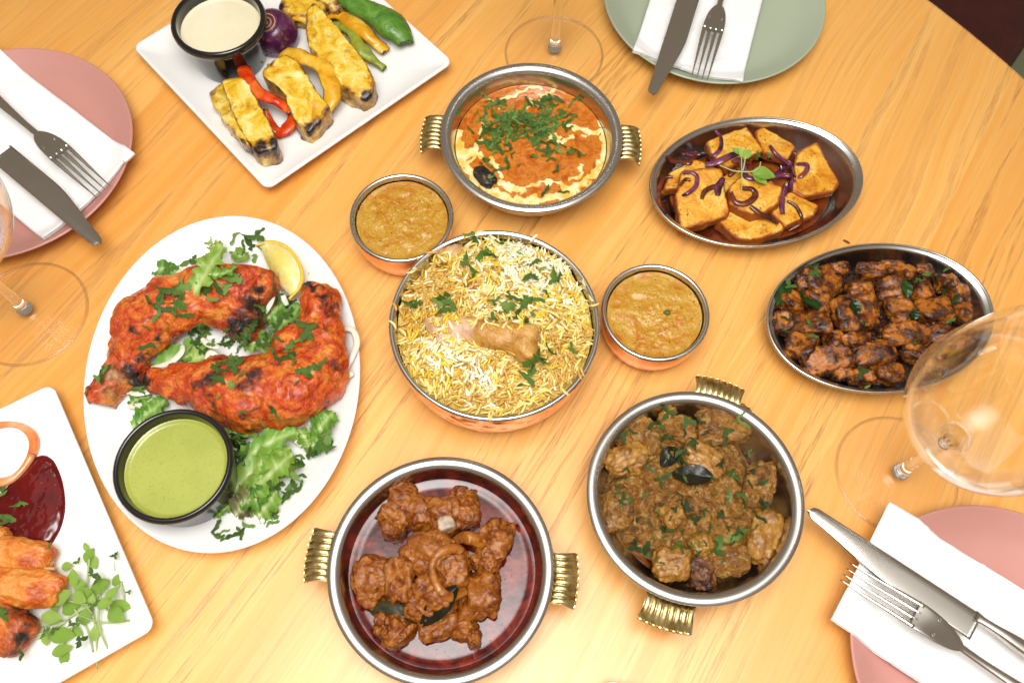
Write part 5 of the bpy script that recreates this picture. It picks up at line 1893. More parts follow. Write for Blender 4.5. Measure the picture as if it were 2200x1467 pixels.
def slab(outline, ztop, h, seed, tilt=(0, 0), bevel=0.0016, amp=0.0005, na=96, rnd=0.12):
    """a cut block: flat top, softened edges, side walls, flat bottom"""
    o = np.asarray(outline)[:, :2]
    m = len(o)
    # straight sides with slightly rounded corners
    pts = []
    for i in range(m):
        p0, p1, p2 = o[i-1], o[i], o[(i+1) % m]
        a_, b_ = p1+(p0-p1)*rnd, p1+(p2-p1)*rnd
        for t in np.linspace(0, 1, 5):
            pts.append((1-t)**2*a_+2*t*(1-t)*p1+t*t*b_)
    pts = np.array(pts)
    seg = np.linalg.norm(np.roll(pts, -1, 0)-pts, axis=1)
    cum = np.r_[0, np.cumsum(seg)]
    u = np.linspace(0, cum[-1], na, endpoint=False)
    pc_ = np.vstack([pts, pts[:1]])
    o = np.stack([np.interp(u, cum, pc_[:, 0]), np.interp(u, cum, pc_[:, 1])], -1)
    c = o.mean(0)
    R = np.linalg.norm(o-c, axis=1).mean()
    rings = [(s, 0.0, 0.0) for s in np.linspace(0.12, 1-bevel/R*1.2, 12)]
    rings += [(1-bevel/R*(1-math.sin(t)), -bevel*(1-math.cos(t)), 0.8+0.2*math.sin(t)) for t in np.linspace(0.3, PI/2, 4)]
    rings += [(1.0, -bevel-(h-2*bevel)*t, 1.0-0.55*math.sin(PI*t)) for t in (0.25, 0.5, 0.75, 1.0)]
    rings += [(1-bevel/R, -h, 1.0)]
    V, ch = [np.r_[c, 0.0]], [0.0]
    for s, dz, e in rings:
        V += [np.r_[c+(q-c)*s, dz] for q in o]
        ch += [max(e, sstep(0.80, 1.0, s)*0.9)]*na
    V = np.array(V)
    d = np.stack([fbm(V*130, seed, 3), fbm(V*130+7, seed+1, 3), fbm(V*130+13, seed+2, 3)], -1)*amp
    V[:, 2] += (V[:, 0]-c[0])*tilt[0]+(V[:, 1]-c[1])*tilt[1]
    V = V+d*np.array([1.6, 1.6, 1.0])
    V[:, 2] += ztop
    F = [(0, 1+k, 1+(k+1) % na) for k in range(na)]
    nr = len(rings)
    for i in range(nr-1):
        for k in range(na):
            a_, b_ = 1+i*na+k, 1+i*na+(k+1) % na
            F.append((a_, a_+na, b_+na, b_))
    F.append(tuple(1+(nr-1)*na+k for k in range(na-1, -1, -1)))
    return V, F, np.array(ch)


slabs = [([(230, 770), (290, 610), (540, 500), (720, 560), (560, 760)], .0185, .010, (.05, .05), 'paneer slab half hidden under the left onion rings'),
         ([(630, 330), (1015, 165), (1170, 415), (800, 610), (650, 420)], .0235, .011, (0, -.12), 'golden paneer slab at the back middle of the oval dish'),
         ([(1080, 235), (1160, 180), (1475, 370), (1385, 505), (1130, 440)], .0200, .010, (-.05, -.10), 'pale small paneer slab at the back right of the oval dish'),
         ([(1460, 440), (1650, 335), (1790, 560), (1875, 700), (1825, 775), (1520, 850), (1410, 790)], .0205, .010, (-.10, .05), 'speckled paneer slab at the right end of the oval dish'),
         ([(720, 1060), (900, 960), (1370, 1090), (1350, 1150), (1120, 1235), (930, 1230)], .0165, .012, (0, .06), 'long paneer slab at the front edge of the oval dish'),
         ([(1220, 980), (1400, 790), (1680, 905), (1640, 1000), (1360, 1120)], .0185, .010, (-.08, .04), 'paneer slab at the front right under a purple onion ring'),
         ([(700, 720), (900, 560), (1150, 600), (1300, 760), (900, 900)], .0180, .010, (0, 0), 'paneer slab buried under the onions in the middle of the dish'),
         ([(340, 830), (400, 620), (760, 600), (855, 980), (830, 1010), (400, 1125)], .0260, .011, (-.02, .16), 'large square paneer slab at the left front of the oval dish'),
         ([(840, 750), (960, 650), (1330, 760), (1315, 900), (1180, 985), (1060, 1000), (840, 890)], .0290, .015, (.04, .14), 'thick paneer slab on top in the middle of the oval dish')]
for k, (ol, zt2, h, tl, lb) in enumerate(slabs):
    tl = tuple(1.15*v for v in tl)
    V, F, chv = slab([ZP(x, y, zt2-.002) for x, y in ol], zt2, h, 400+k, tl, rnd=0.10)
    put('paneer_slice', V, F, PANM, lb, 'paneer', 'paneer slabs in the oval dish', attrs={'char': chv*0.72})
refresh()
PUR = M('purple_onion', rough=0.2, coat=0.5, coatr=0.1)
PUR.set(col=PUR.ramp(PUR.noise(55, 4, 0.6, 0.6), [(0.28, '#2c0d14'), (0.45, '#5a2140'), (0.6, '#76385e'), (0.8, '#7a3c22')]), normal=PUR.bump(PUR.noise(160, 3), 0.0005))
PURB = M('browned_onion', rough=0.25, coat=0.4, coatr=0.12)
PURB.set(col=PURB.ramp(PURB.noise(60, 4, 0.6, 0.6), [(0.3, '#3a140a'), (0.55, '#6d2c18'), (0.8, '#8a4a26')]), normal=PURB.bump(PURB.noise(160, 3), 0.0006))
arcs = [([(720, 235), (770, 300), (765, 390), (700, 455), (600, 490), (500, 480), (430, 445)], .0021, PUR), ([(620, 550), (690, 545), (770, 500), (860, 460), (940, 430)], .0034, PUR), ([(270, 460), (310, 520), (380, 545), (480, 520), (550, 440)], .0030, PURB), ([(330, 840), (430, 820), (530, 750), (548, 660), (500, 615), (420, 625)], .0020, PUR),
        ([(260, 1000), (200, 900), (190, 800), (230, 700), (320, 655)], .0020, PURB), ([(590, 860), (620, 790), (700, 745), (770, 735)], .0024, PURB), ([(740, 830), (745, 750), (790, 670)], .0032, PUR), ([(860, 800), (900, 890), (1000, 905), (1085, 835), (1060, 770), (960, 765)], .0028, PURB),
        ([(1220, 370), (1280, 440), (1370, 520), (1390, 620), (1450, 660)], .0022, PUR), ([(1200, 690), (1300, 685), (1400, 695), (1500, 650), (1560, 600), (1560, 545), (1470, 540)], .0022, PUR), ([(1340, 1000), (1335, 890), (1350, 790), (1375, 720)], .0028, PUR), ([(1380, 880), (1460, 930), (1515, 1020), (1480, 1120), (1390, 1160)], .0017, PURB),
        ([(1040, 930), (1130, 990), (1200, 1050), (1300, 1085)], .0028, PURB), ([(1140, 640), (1060, 600), (990, 560), (1040, 500)], .0030, PURB), ([(1200, 480), (1300, 540), (1330, 600), (1250, 640)], .0026, PUR), ([(840, 650), (900, 590), (960, 560)], .0026, PURB), ([(1420, 790), (1410, 730), (1460, 690)], .0020, PUR), ([(390, 740), (440, 680), (490, 690)], .0016, PURB), ([(870, 520), (930, 560), (1000, 640), (1080, 680)], .0030, PUR)]
olab = ['purple onion strand curling at the back left of the paneer dish', 'thick glossy purple onion strip in the middle of the paneer dish', 'browned onion strip hanging over the left rim of the paneer dish', 'purple onion ring lying on the left paneer slab', 'thin browned onion strand along the left wall of the paneer dish', 'browned onion hook above the large left paneer slab',
        'short upright purple onion strip between the paneer slabs', 'browned onion ring on the thick middle paneer slab', 'purple onion strand at the back right over the small pale paneer', 'long purple onion strand running to the right paneer slab', 'straight purple onion strip pointing to the front of the paneer dish', 'thin onion ring around the front right paneer slab',
        'browned onion strip on the front long paneer slab', 'browned onion knot under the green sprig', 'purple onion piece right of the green sprig', 'browned onion bit left of the green sprig', 'short purple onion bit beside the right paneer slab', 'small onion curl inside the left purple ring', 'purple onion strand beneath the stem of the green sprig']
for (pts, w, mt), lb in zip(arcs, olab):
    p = smooth_z(surf_polyline(ZP, pts, 0.0016))
    V, F = tube(p, lambda t, w=w: w*(0.55+0.45*math.sin(PI*(0.05+0.9*t))), lambda t, w=w: 0.0012+0.0002*math.sin(8*t), n=40, m=10)
    put('onion_strip', V, F, mt, lb, 'onion', 'fried onion strips in the paneer dish')


def sprig(zone, stems, leaves, label, name='microgreen_sprig', sr=0.0006):
    """stems: list of [(x,y,z)...]; leaves: (x,y,z, x1,y1,z1, mesh, scale)"""
    base = zone(*stems[0][0])
    root = thing(name, label, 'microgreens', base)
    b = np.array(root.location)
    for s in stems:
        p = np.array([zone(*q) for q in s])
        V, F = tube(p-b, lambda t: sr*(1-0.3*t), n=14, m=6, up=(0.3, 0.2, 1))
        mk('stem', V, F, STEM, root)
    for a, c_, me, wd in leaves:
        a, c_ = zone(*a), zone(*c_)
        d = Vector(c_-a)
        L = d.length
        x = d.normalized()
        y = Vector((0, 0, 1)).cross(x).normalized()
        zv = x.cross(y)
        R = Matrix((x, y, zv)).transposed()
        o = bpy.data.objects.new(me.name.split('.')[0], me)
        COL.objects.link(o)
        o.parent = root
        Mx = R.to_4x4() @ Matrix.Diagonal((L, L*wd, L, 1))
        Mx.translation = Vector(a-b)
        o.matrix_local = Mx
    return root


zt_ = .036
sprig(ZP, [[(965, 790, .030), (965, 690, .034), (965, 600, .037), (960, 430, .040)], [(965, 600, .037), (880, 590, .036), (760, 540, .033)], [(965, 600, .037), (1050, 600, .038), (1120, 570, .039), (1140, 510, .040)], [(975, 590, .037), (990, 520, .039), (1000, 450, .041)]],
      [((965, 440, .040), (870, 380, .040), MLEAF[0], .8), ((960, 460, .040), (950, 370, .042), MLEAF[1], .7), ((990, 480, .040), (1040, 390, .042), MLEAF[2], 1.0), ((1060, 605, .038), (1280, 640, .036), MLEAF[3], .85), ((1060, 610, .038), (1190, 720, .034), MLEAF[4], .8),
       ((1110, 480, .041), (1150, 478, .042), MCOR[0], 1.0), ((1115, 450, .041), (1175, 470, .042), MCOR[1], 1.1), ((1220, 450, .041), (1270, 450, .041), MCOR[2], 1.2)], 'green sprig standing on the paneer in the oval dish')

# ================================================================== DARK FRIED CHICKEN (oval dish)
ZF = Zone(1620, 500, 3.793)
dm = saucy('dark_spice_paste', [(0.25, '#140803'), (0.45, '#2c1207'), (0.6, '#4a2210'), (0.8, '#26110a')], 120, 0.28, 0.0024, 200, 0.45)


def pasteh(x, y):
    rr = np.hypot(x/0.070, y/0.049)
    return 0.012*(1-rr**2)+0.0016*fbm(np.stack([x*120, y*120, 0*x], -1), 61, 3)


V, F = disc(0.0730, 40, 130, pasteh, lambda a: 1+0.03*np.sin(7*a)+0.02*np.sin(13*a), 0.0645/0.0925)
tag(mk('spice_paste', V, F, dm, loc=(OD2[0], OD2[1], 0.0050), rot=(0, 0, ODA)), 'dark brown spice paste under the fried chicken pieces', 'sauce')
FRI = M('spiced_chicken', coat=0.15, coatr=0.2, spec=0.4)
fc = FRI.ramp(FRI.noise(75, 5, 0.6, 1.0), [(0.10, '#5c280a'), (0.35, '#964e10'), (0.55, '#b06a1a'), (0.75, '#a85a1c'), (0.95, '#76380e')])
fe = FRI.math('ADD', FRI.attr('char'), FRI.math('MULTIPLY', FRI.math('SUBTRACT', FRI.noise(95, 6, 0.62), 0.5), 1.25))
fc = FRI.mix(FRI.ramp(fe, [(0.22, 0.0), (0.36, 0.7), (0.6, 1.0)]), fc, FRI.ramp(FRI.noise(300, 3), [(0.35, '#1c0a05'), (0.65, '#4a200e')]))
FRI.set(col=fc, rough=FRI.ramp(FRI.noise(150, 3), [(0.3, 0.16), (0.7, 0.32)]), normal=FRI.bump(FRI.math('ADD', FRI.noise(120, 6, 0.62), FRI.math('MULTIPLY', fe, 0.7)), 0.0012))
fr = [(560, 400, 330, 250, 20), (400, 425, 130, 140, 0), (300, 570, 170, 190, 40), (520, 560, 260, 170, -30), (850, 480, 200, 150, 0), (950, 320, 240, 120, 0), (1130, 300, 210, 120, 0), (1240, 350, 120, 130, 0), (820, 660, 390, 300, 15), (840, 885, 290, 140, 5), (1190, 640, 220, 240, 20), (1110, 470, 260, 200, 0), (1460, 640, 300, 230, 10), (1370, 500, 160, 150, 30),
      (1230, 840, 400, 170, 5), (950, 1000, 370, 200, 12), (470, 740, 320, 210, 0), (240, 730, 170, 180, 0), (390, 920, 260, 230, -30), (590, 1040, 420, 230, 10), (640, 890, 140, 170, 0), (1080, 1140, 230, 170, -10), (870, 1180, 210, 120, 0), (1290, 985, 160, 190, 60), (1650, 520, 160, 210, 0), (1560, 420, 170, 130, 0), (1690, 650, 140, 160, 0), (1450, 1050, 160, 200, 0), (1600, 870, 260, 150, 20), (720, 1150, 170, 110, 0), (680, 310, 180, 110, 10), (1500, 840, 190, 160, 0), (1380, 330, 150, 110, 0)]
FV = []
for k, (cx, cy, L, W, ro) in enumerate(fr):
    rr = math.hypot((cx-960)/900, (cy-690)/620)
    zc = 0.0145+0.0105*max(0, 1-rr**2)
    big = {8: 'largest spice-crusted chicken piece in the middle of the dark dish', 14: 'long spice-crusted chicken piece right of the middle of the dark dish', 19: 'long streaked chicken piece at the front left of the dark dish', 15: 'broad chicken piece at the front middle of the dark dish', 12: 'rounded chicken piece beside the green leaf on the right', 0: 'blackened chicken piece at the back left of the dark dish'}
    o, V = piece(ZF, cx, cy, L*0.97, W*1.0, 0.0165, ro, zc, FRI.m, 'chicken_piece', big.get(k) or single('dark spice-crusted chicken chunk '+where(cx, cy, 960, 700, 850, 560)+' of the right oval dish', 'smaller' if L*W < 30000 else 'bigger'), 'chicken', 'fried chicken chunks in the oval dish', seed=500+k, k=4.0, amp=0.13, n=20, fine=0.025, ffreq=4, fibre=0.010, tilt=(RNG.uniform(-.3, .3), RNG.uniform(-.3, .3)),
                 charf=lambda e, d, V: np.clip(0.25-e*0.6, 0, 1)*1.1+0.30)
    m_ = (V[:, 2] > np.percentile(V[:, 2], 30)) & (V[:, 2] < np.percentile(V[:, 2], 72))
    FV.append(V[m_])
V, F = crumbs(FV, 4200, 0.0012, 5)
put_stuff('spice_crumbs', V, F, simple('roasted_spice', '#2c1209', 0.45, coat=0.3), 'dark roasted spice crumbs clinging to the fried chicken', 'spice')
V, F = crumbs(FV, 90, 0.0008, 6)
put_stuff('chilli_seeds', V, F, simple('chilli_seed', '#d9a24a', 0.45), 'pale chilli seeds scattered on the fried chicken', 'spice')
refresh()
for k, (x0, y0, x1, y1, w, lb) in enumerate([(180, 600, 280, 410, .0055, 'long green curry leaf at the left end of the dark chicken dish'), (1220, 400, 1240, 540, .0042, 'narrow green curry leaf standing among the dark chicken'), (790, 560, 840, 670, .0045, 'small olive curry leaf on the largest dark chicken piece'), (1190, 1060, 1220, 960, .0040, 'thin green curry leaf at the front of the dark chicken dish'),
                                           (360, 480, 520, 640, .0050, 'blackish curled curry leaf at the left of the dark dish'), (1300, 720, 1290, 640, .0040, 'dark curry leaf left of the rounded chicken piece'), (860, 750, 900, 765, .0022, 'tiny dark leaf shred on the largest chicken piece')]):
    flat_leaf(ZF, x0, y0, x1, y1, w, CURRYLEAF, lb, lift=0.0015, name='curry_leaf', arch=0.002)
rg = random.Random(14)
refresh()
garnish('coriander_garnish', 'small coriander bits among the dark fried chicken', 'herbs', ZF, [(1340, 380, .018, CL[0]), (1410, 345, .014, CL[1]), (1480, 350, .012, CS_[0]), (500, 330, .013, CL[2]), (480, 290, .012, DL[0]), (290, 440, .012, CL[3]), (1560, 450, .014, DL[1]), (1640, 560, .016, DL[2]), (470, 850, .012, CS_[1]), (440, 740, .010, CS_[2]), (700, 500, .012, DL[0]), (1590, 720, .012, CS_[3]),
         (870, 1130, .013, DL[1]), (930, 1245, .010, CS_[4]), (1570, 300, .009, CS_[5]), (1310, 900, .011, DL[2]), (260, 800, .010, DS[0]), (250, 700, .010, DS[1])], 0.001, 0.4, rg)

# ================================================================== TOP LEFT SQUARE PLATE
ZS = Zone(240, 0, 2.973)
PZ = 0.0097
GP = M('grilled_paneer', coat=0.3, coatr=0.2)
gc = GP.ramp(GP.noise(60, 5, 0.6, 1.2), [(0.08, '#b9780a'), (0.26, '#d39c10'), (0.46, '#e0b82e'), (0.66, '#ebd272'), (0.82, '#efdf9c'), (0.97, '#d09a10')])
ge = GP.math('ADD', GP.attr('char'), GP.math('MULTIPLY', GP.math('SUBTRACT', GP.noise(85, 5, 0.65), 0.5), 0.9))
gc = GP.mix(GP.ramp(ge, [(0.24, 0.0), (0.48, 0.75)]), gc, '#8e4a10')
gc = GP.mix(GP.ramp(ge, [(0.46, 0.0), (0.68, 1.0)]), gc, '#1d0f08')
gc = GP.mix(GP.math('MULTIPLY', GP.ramp(GP.vor(260), [(0.06, 1.0), (0.13, 0.0)]), 0.8), gc, '#3f4a12')
gc = GP.mix(GP.ramp(GP.noise(95, 6, 0.66, 0.8), [(0.62, 0.0), (0.88, 0.85)]), gc, '#7c3e0c')
GP.set(col=gc, rough=0.3, normal=GP.bump(GP.math('ADD', GP.noise(120, 6, 0.62), GP.math('MULTIPLY', GP.noise(420, 3), 0.3)), 0.0008))


def endchar(p, rad, st=1.0, base=0.55):
    def f(e, d, V):
        c = np.clip(1-e*2.2, 0, 1)*base*0.7
        for q in p:
            c = np.maximum(c, st*np.exp(-((V-q)**2).sum(1)/rad**2))
        return c
    return f


gp = [([(700, 525), (850, 520), (960, 690), (1060, 905), (1055, 950), (930, 985), (850, 900), (760, 700)], .036, .026, (.10, .12), [(970, 960), (920, 985), (1050, 935)], 'grilled paneer block with blackened end, front left on the square plate'),
      ([(595, 560), (720, 505), (770, 620), (860, 900), (915, 985), (840, 940), (690, 740)], .027, .017, (.35, 0), [(600, 560), (900, 990)], 'browned side slice against the front left paneer block'),
      ([(955, 490), (1100, 380), (1200, 420), (1330, 620), (1400, 690), (1310, 800), (1250, 838), (1170, 780), (1110, 620)], .034, .024, (0, .15), [(1265, 830), (1330, 800)], 'grilled paneer block wrapped by yellow pepper on the square plate'),
      ([(1240, 190), (1250, 95), (1300, 60), (1360, 110), (1480, 240), (1620, 400), (1685, 520), (1660, 600), (1610, 632), (1470, 560), (1400, 500), (1260, 310)], .036, .026, (.05, .15), [(1270, 80), (1630, 625), (1235, 160)], 'long grilled paneer wedge in the middle of the square plate'),
      ([(1060, 70), (1110, -30), (1250, -40), (1400, 60), (1330, 120), (1150, 110)], .030, .020, (0, .1), [(1070, 60)], 'grilled paneer block at the top edge behind the onion'),
      ([(1280, -60), (1450, -60), (1500, 40), (1430, 90), (1340, 40)], .030, .020, (0, .1), [(1480, 20)], 'grilled paneer piece cut by the top edge of the picture')]
for k, (ol, zt2, h, tl, ends, lb) in enumerate(gp):
    V, F, chv = slab([ZS(x, y, zt2-.004) for x, y in ol], zt2, h, 600+k, tl, bevel=0.0032, amp=0.0007, na=130, rnd=0.22)
    V[:, 2] = np.maximum(V[:, 2], PZ)
    chv = chv*0.50
    for x, y in ends:
        q = ZS(x, y, zt2-.004)
        chv = np.maximum(chv, np.exp(-((V-q)**2).sum(1)/0.009**2))
    put('grilled_paneer', V, F, GP.m, lb, 'paneer', 'grilled paneer blocks', attrs={'char': chv})


def shell_strip(path, w, thick, curl, mat, name, label, cat, group=None, n=30, taper=True, wave=0.1, seed=0):
    path = spline(path, n)
    def sec(i, t):
        k = (0.35+0.65*math.sin(PI*(0.06+0.88*t))**0.7) if taper else 1.0
        k *= 1+wave*math.sin(t*11+seed)
        a = np.linspace(-curl, curl, 9)
        R = w*k/math.sin(min(curl, PI/2))
        o = np.stack([R*np.sin(a), R*(np.cos(a)-math.cos(curl))], -1)
        q = np.stack([(R-thick)*np.sin(a[::-1]), (R-thick)*np.cos(a[::-1])-R*math.cos(curl)], -1)
        return np.concatenate([o, q])
    V, F = sweep(path, sec)
    V = V+np.stack([fbm(V*90, seed, 2), fbm(V*90+5, seed, 2), fbm(V*90+9, seed, 2)], -1)*0.0014
    return put(name, V, F, mat, label, cat, group, attrs={'char': np.clip(0.75*np.maximum(np.exp(-((np.linspace(0, 1, n)[:, None]+0*np.arange(18))/0.06)**2), np.exp(-((1-np.linspace(0, 1, n)[:, None]+0*np.arange(18))/0.06)**2)).ravel(), 0, 1)})


GPEP = saucy('green_pepper', [(0.2, '#38641a'), (0.5, '#54822a'), (0.8, '#749c42')], 30, 0.24, 0.0008, 70, 0.3, specks=(140, 0.05, '#c9a43a'), char='#20150a')
OPEP = saucy('olive_pepper', [(0.3, '#6a7a22'), (0.55, '#8c9a34'), (0.8, '#b0942c')], 40, 0.25, 0.0008, 90, 0.4, char='#24140a')
RPEP = saucy('red_pepper', [(0.3, '#c2280a'), (0.55, '#d94a14'), (0.8, '#e07a24')], 35, 0.2, 0.0006, 80, 0.5, char='#2a0f08')
YPEP = saucy('yellow_pepper', [(0.3, '#cf8e12'), (0.55, '#dfa824'), (0.8, '#e9c04a')], 35, 0.22, 0.0008, 80, 0.5, char='#24120a')
sw = lambda pts: np.array([ZS(x, y, z) for x, y, z in pts])
shell_strip(sw([(1470, -20, .026), (1580, 40, .028), (1720, 110, .027), (1830, 200, .024), (1880, 290, .020)]), 0.0135, 0.0035, 1.05, GPEP, 'pepper_strip', 'bright green pepper piece at the right end of the square plate', 'pepper', seed=1, wave=0.12)
shell_strip(sw([(1420, 150, .020), (1520, 210, .022), (1590, 320, .020), (1660, 375, .018), (1745, 445, .014)]), 0.0058, 0.0025, 1.0, OPEP, 'pepper_strip', 'thin olive green pepper strip beside the long paneer wedge', 'pepper', seed=2)
shell_strip(sw([(1370, 90, .018), (1490, 110, .022), (1590, 190, .022), (1680, 260, .019), (1755, 335, .014)]), 0.0075, 0.0028, 0.9, YPEP, 'pepper_strip', 'yellow pepper strip with browned tip under the green pepper', 'pepper', seed=3)
shell_strip(sw([(755, 405, .024), (830, 425, .030), (880, 530, .033), (940, 590, .034), (1050, 640, .032), (1140, 710, .024)]), 0.0068, 0.0025, 0.9, RPEP, 'pepper_strip', 'bright red pepper strip leaning on the front paneer block', 'pepper', seed=4)
shell_strip(sw([(1140, 700, .020), (1150, 770, .018), (1110, 835, .016), (1050, 840, .015), (995, 780, .016), (980, 700, .020)]), 0.0060, 0.0026, 0.8, RPEP, 'pepper_strip', 'curled orange-red pepper end on the white square plate', 'pepper', seed=5)
shell_strip(sw([(1060, 420, .024), (1130, 360, .028), (1230, 370, .033), (1340, 420, .034), (1395, 530, .031), (1400, 650, .026), (1330, 740, .022)]), 0.0085, 0.0028, 0.9, YPEP, 'pepper_strip', 'yellow pepper curl wrapped around a paneer block', 'pepper', seed=6)
shell_strip(sw([(1100, 90, .020), (1220, 110, .024), (1330, 120, .022), (1400, 80, .018)]), 0.0080, 0.0026, 0.9, YPEP, 'pepper_strip', 'yellow pepper strip at the top behind the purple onion', 'pepper', seed=7)


def onion_half():
    c = ZS(1070, 255, PZ)
    t = thing('onion_half', 'purple roasted onion half with cut rings beside the white dip', 'onion', c)
    om_ = M('roasted_onion_skin', rough=0.22, coat=0.4, coatr=0.12)
    oc = om_.ramp(om_.noise(26, 4, 0.6, 0.6), [(0.3, '#38122e'), (0.5, '#521c46'), (0.7, '#6d2f5c')])
    oc = om_.mix(om_.ramp(om_.noise(110, 6, 0.7), [(0.58, 0.0), (0.9, 0.8)]), oc, '#a8701c')
    om_.set(col=oc, normal=om_.bump(om_.noise(60, 3), 0.0006))
    R = 0.0218
    prof = [(0, 0), (R*0.80, 0.0), (R*0.97, 0.005), (R, 0.011), (R*0.94, 0.018), (R*0.78, 0.0245), (R*0.56, 0.0285), (R*0.52, 0.0288), (0, 0.0280)]
    tilt = (0.22, -0.18)
    V, F = lathe(spline(np.array(prof), 40), 64)
    V[:, 0] = V[:, 0]
    mk('skin', tiltm(V, *tilt), F, om_.m, t)
    pale, dark = simple('onion_flesh', '#c9a06a', 0.3, coat=0.3), simple('onion_layer_edge', '#6a2f55', 0.3, coat=0.3)
    for k in range(6):
        r0 = R*(0.06+0.085*k)
        V, F = lathe([(r0-0.0006, 0.0278), (r0-0.0005, 0.0292+0.0003*(k % 2)), (r0+0.0005, 0.0294+0.0003*(k % 2)), (r0+0.0007, 0.0278)], 40)
        mk('layer', tiltm(V, *tilt), F, pale if k % 2 == 0 else dark, t)


onion_half()
OILD = simple('turmeric_oil', '#d99a1c', 0.1, coat=0.5)
for k, (x, y, w) in enumerate([(1330, 700, .004), (800, 910, .0025), (850, 940, .002), (1110, 850, .0025), (1000, 420, .0018)]):
    V, F = disc(w, 6, 20, lambda a, b, w=w: 0.0004*(1-(a*a+b*b)/w**2), lambda a, k=k: 1+0.25*np.sin(2*a+k)+0.1*np.sin(5*a))
    tag(mk('oil_drop', V, F, OILD, loc=ZS(x, y, PZ)+np.array([0, 0, 0.0002])), ['yellow oil smear at the right foot of the pepper-wrapped paneer', 'yellow oil drop left of the front paneer block', 'second oil drop just below the front paneer block side', 'oil drop below the curled red pepper end', 'tiny oil drop beside the purple onion'][k], 'oil', 'oil drops on the square plate')

# ================================================================== LOWER LEFT PLATE
ZL = Zone(0, 880, 2.5)
PEPR = M('raw_orange_pepper', rough=0.2, coat=0.4, sss=0.2, ssss=0.003)
PEPR.set(col=PEPR.ramp(PEPR.noise(40, 4), [(0.2, '#dc7a3c'), (0.5, '#e6945c'), (0.8, '#eeb28a')]))
c = ZL(28, 240, PZ)
pts = [c+np.array([0.0215*math.cos(a)*(1+0.05*math.sin(3*a)), 0.0235*math.sin(a)*(1+0.05*math.cos(2*a)), 0.0032]) for a in np.linspace(0, 2*PI, 40)]
V, F = sweep(np.array(pts), lambda i, t: ring2(0.0029+0.0006*math.sin(6*PI*t), 0.0030, 12, 3))
put('pepper_ring', V, F, PEPR.m, 'orange raw pepper ring on the lower left plate', 'pepper')
ch = M('red_chutney', rough=0.10, coat=0.2, coatr=0.05, spec=0.45)
cc = ch.ramp(ch.noise(60, 4, 0.6), [(0.2, '#4c0608'), (0.8, '#660b0b')])
cc = ch.mix(ch.ramp(ch.vor(200), [(0.05, 1.0), (0.12, 0.0)]), cc, '#b5401c')
ch.set(col=cc, normal=ch.bump(ch.noise(60, 3, 0.5), 0.00025))
ol = [(180, 262), (240, 243), (300, 280), (340, 370), (355, 480), (345, 580), (310, 670), (240, 755), (150, 740), (50, 720), (-20, 680), (-40, 560), (-10, 470), (60, 395), (130, 315)]
V, F = blob_outline(np.array([ZL(x, y, PZ) for x, y in ol]), PZ-0.0002, 0.0042, 5.0, 40, 0.0005, 120, 71, 140)
put('red_chutney', V, F, ch.m, 'glossy dark red chutney pool on the lower left plate', 'sauce')
TIK = M('tikka_chicken', coat=0.25, coatr=0.2)
tcx = TIK.ramp(TIK.noise(60, 6, 0.62, 1.2), [(0.12, '#a03c08'), (0.34, '#c25a10'), (0.55, '#d67a22'), (0.75, '#df9a48'), (0.95, '#b84e10')])
te = TIK.math('ADD', TIK.attr('char'), TIK.math('MULTIPLY', TIK.math('SUBTRACT', TIK.noise(70, 5, 0.62), 0.5), 1.1))
tcx = TIK.mix(TIK.ramp(te, [(0.38, 0.0), (0.58, 0.7)]), tcx, '#8e2c08')
tcx = TIK.mix(TIK.ramp(te, [(0.62, 0.0), (0.85, 1.0)]), tcx, '#1c0d08')
TIK.set(col=tcx, rough=0.38, normal=TIK.bump(TIK.math('ADD', TIK.noise(140, 6, 0.64), TIK.math('MULTIPLY', TIK.noise(420, 3), 0.3)), 0.0016))
for k, (cx, cy, L, W, H, ro, zc, ends, rad, lb) in enumerate([
        (100, 775, 400, 170, 0.020, -8, PZ+.012, [], .01, 'orange chicken tikka slice just below the red chutney'), (140, 950, 430, 180, 0.021, -6, PZ+.013, [(310, 860)], .006, 'red-orange chicken tikka piece touching the microgreens'),
        (40, 1180, 260, 230, 0.024, -30, PZ+.013, [(110, 1240), (60, 1290), (150, 1130), (120, 1060)], .014, 'blackened chicken tikka piece in the lower left corner'), (-10, 690, 130, 110, 0.016, 0, PZ+.009, [], .01, 'pale tikka end at the left edge above the slices')]):
    piece(ZL, cx, cy, L, W, H, ro, zc, TIK.m, 'chicken_tikka', lb, 'chicken', 'chicken tikka pieces', seed=700+k, k=2.9, amp=0.12, n=26, fine=0.03, ffreq=4, fibre=0.02, charf=endchar([ZL(x, y, PZ+.016) for x, y in ends], rad, 0.9, 0.1))
V, F, e, d = chunk((0.050, 0.0035, 0.012), 4, 0.06, seed=77, n=14)
put('cut_face', rotz(V, math.radians(4))+ZL(110, 862, PZ+.010), F, saucy('cooked_chicken_flesh', [(0.3, '#c9935a'), (0.6, '#dcb07c'), (0.8, '#e6c49a')], 60, 0.45, 0.0008, 140, 0.1), 'pale inner flesh of the cut tikka between the two upper slices', 'chicken')
rg = random.Random(21)
lv = [(480, 780, 90, 60), (462, 735, 50, 110), (395, 900, 95, 95), (430, 945, 70, 85), (330, 1005, 125, 32), (385, 1060, 120, 28), (280, 1115, 110, -5), (335, 1210, 140, 0), (245, 1230, 75, -80), (335, 1290, 120, 20), (350, 1330, 75, 65), (458, 1110, 90, 85), (545, 945, 120, 32), (645, 910, 105, 32), (650, 1055, 120, -5), (628, 1105, 100, -38), (450, 985, 95, 8), (490, 1010, 85, 100), (510, 1195, 90, 85), (245, 1020, 70, 40), (600, 985, 90, 55), (430, 1010, 80, -40), (570, 1040, 90, 20), (360, 840, 60, 10), (500, 820, 70, -60), (300, 1050, 80, 60), (410, 1190, 80, -25)]
leaves = []
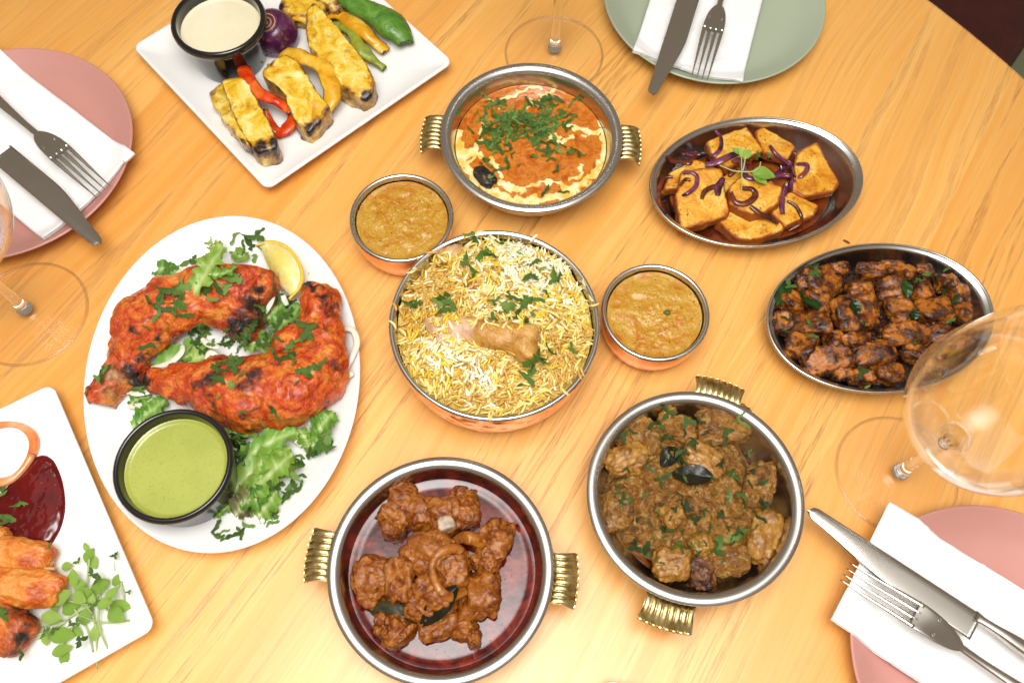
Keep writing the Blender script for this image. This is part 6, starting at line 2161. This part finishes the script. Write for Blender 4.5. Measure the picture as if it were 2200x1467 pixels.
for x, y, L, a in lv:
    ca, sa = math.cos(math.radians(a)), math.sin(math.radians(a))
    z = PZ+rg.uniform(.003, .016)*(1 if math.hypot(x-470, y-1030) < 170 else 0.5)
    leaves.append(((x-ca*L/2, y+sa*L/2, z), (x+ca*L/2, y-sa*L/2, z+rg.uniform(-.003, .004)), rg.choice(MLEAF), rg.uniform(.75, 1.15)))
for x, y, L in ((495, 885, 62), (520, 905, 55), (285, 935, 42), (300, 925, 36), (615, 785, 40), (690, 980, 28), (495, 1050, 45), (410, 1145, 50), (430, 1235, 60), (520, 1030, 40), (420, 815, 36), (240, 1190, 45), (290, 1180, 40), (380, 1150, 40)):
    a = rg.uniform(0, 6)
    z = PZ+rg.uniform(.006, .018)
    leaves.append(((x, y, z), (x+L*math.cos(a), y+L*math.sin(a), z+rg.uniform(-.002, .003)), rg.choice(MCOR), 1.0))
st = [[(470, 990), (515, 1180), (520, 1390)], [(400, 1070), (470, 1180), (500, 1300)], [(540, 1000), (530, 1150), (580, 1285)], [(130, 1060), (150, 1150), (230, 1165), (340, 1130)], [(700, 1130), (540, 1140), (400, 1090)], [(200, 1210), (330, 1150), (460, 1040)], [(615, 800), (620, 865)], [(560, 960), (480, 1040), (350, 1130)], [(640, 940), (560, 1010), (430, 1080)],
      [(480, 800), (470, 900), (460, 1000)], [(390, 930), (430, 1010), (500, 1100)], [(90, 1290), (180, 1230), (300, 1180)], [(650, 930), (660, 980), (670, 1025)], [(330, 1010), (430, 1040), (540, 1050)], [(350, 1300), (350, 1240), (400, 1150)], [(620, 1100), (560, 1060), (500, 1000)]]
stems = [[(x, y, PZ+0.002+0.006*rg.random()) for x, y in s] for s in st]
sprig(ZL, stems, leaves, 'heap of pale microgreens on the lower left plate', 'microgreens_heap', 0.0008)
refresh()
garnish('coriander_garnish', 'coriander shreds by the red chutney and on the tikka', 'herbs', ZL, [(5, 420, .018, CL[0]), (10, 460, .014, CS_[0]), (20, 570, .018, CS_[1]), (50, 575, .016, CL[1]), (15, 610, .016, CS_[2]), (115, 500, .012, CL[2]), (262, 738, .008, CS_[3]), (10, 1105, .014, CL[3]), (15, 1075, .010, CS_[4]), (110, 1300, .014, CS_[5])], 0.0008, 0.3, rg)
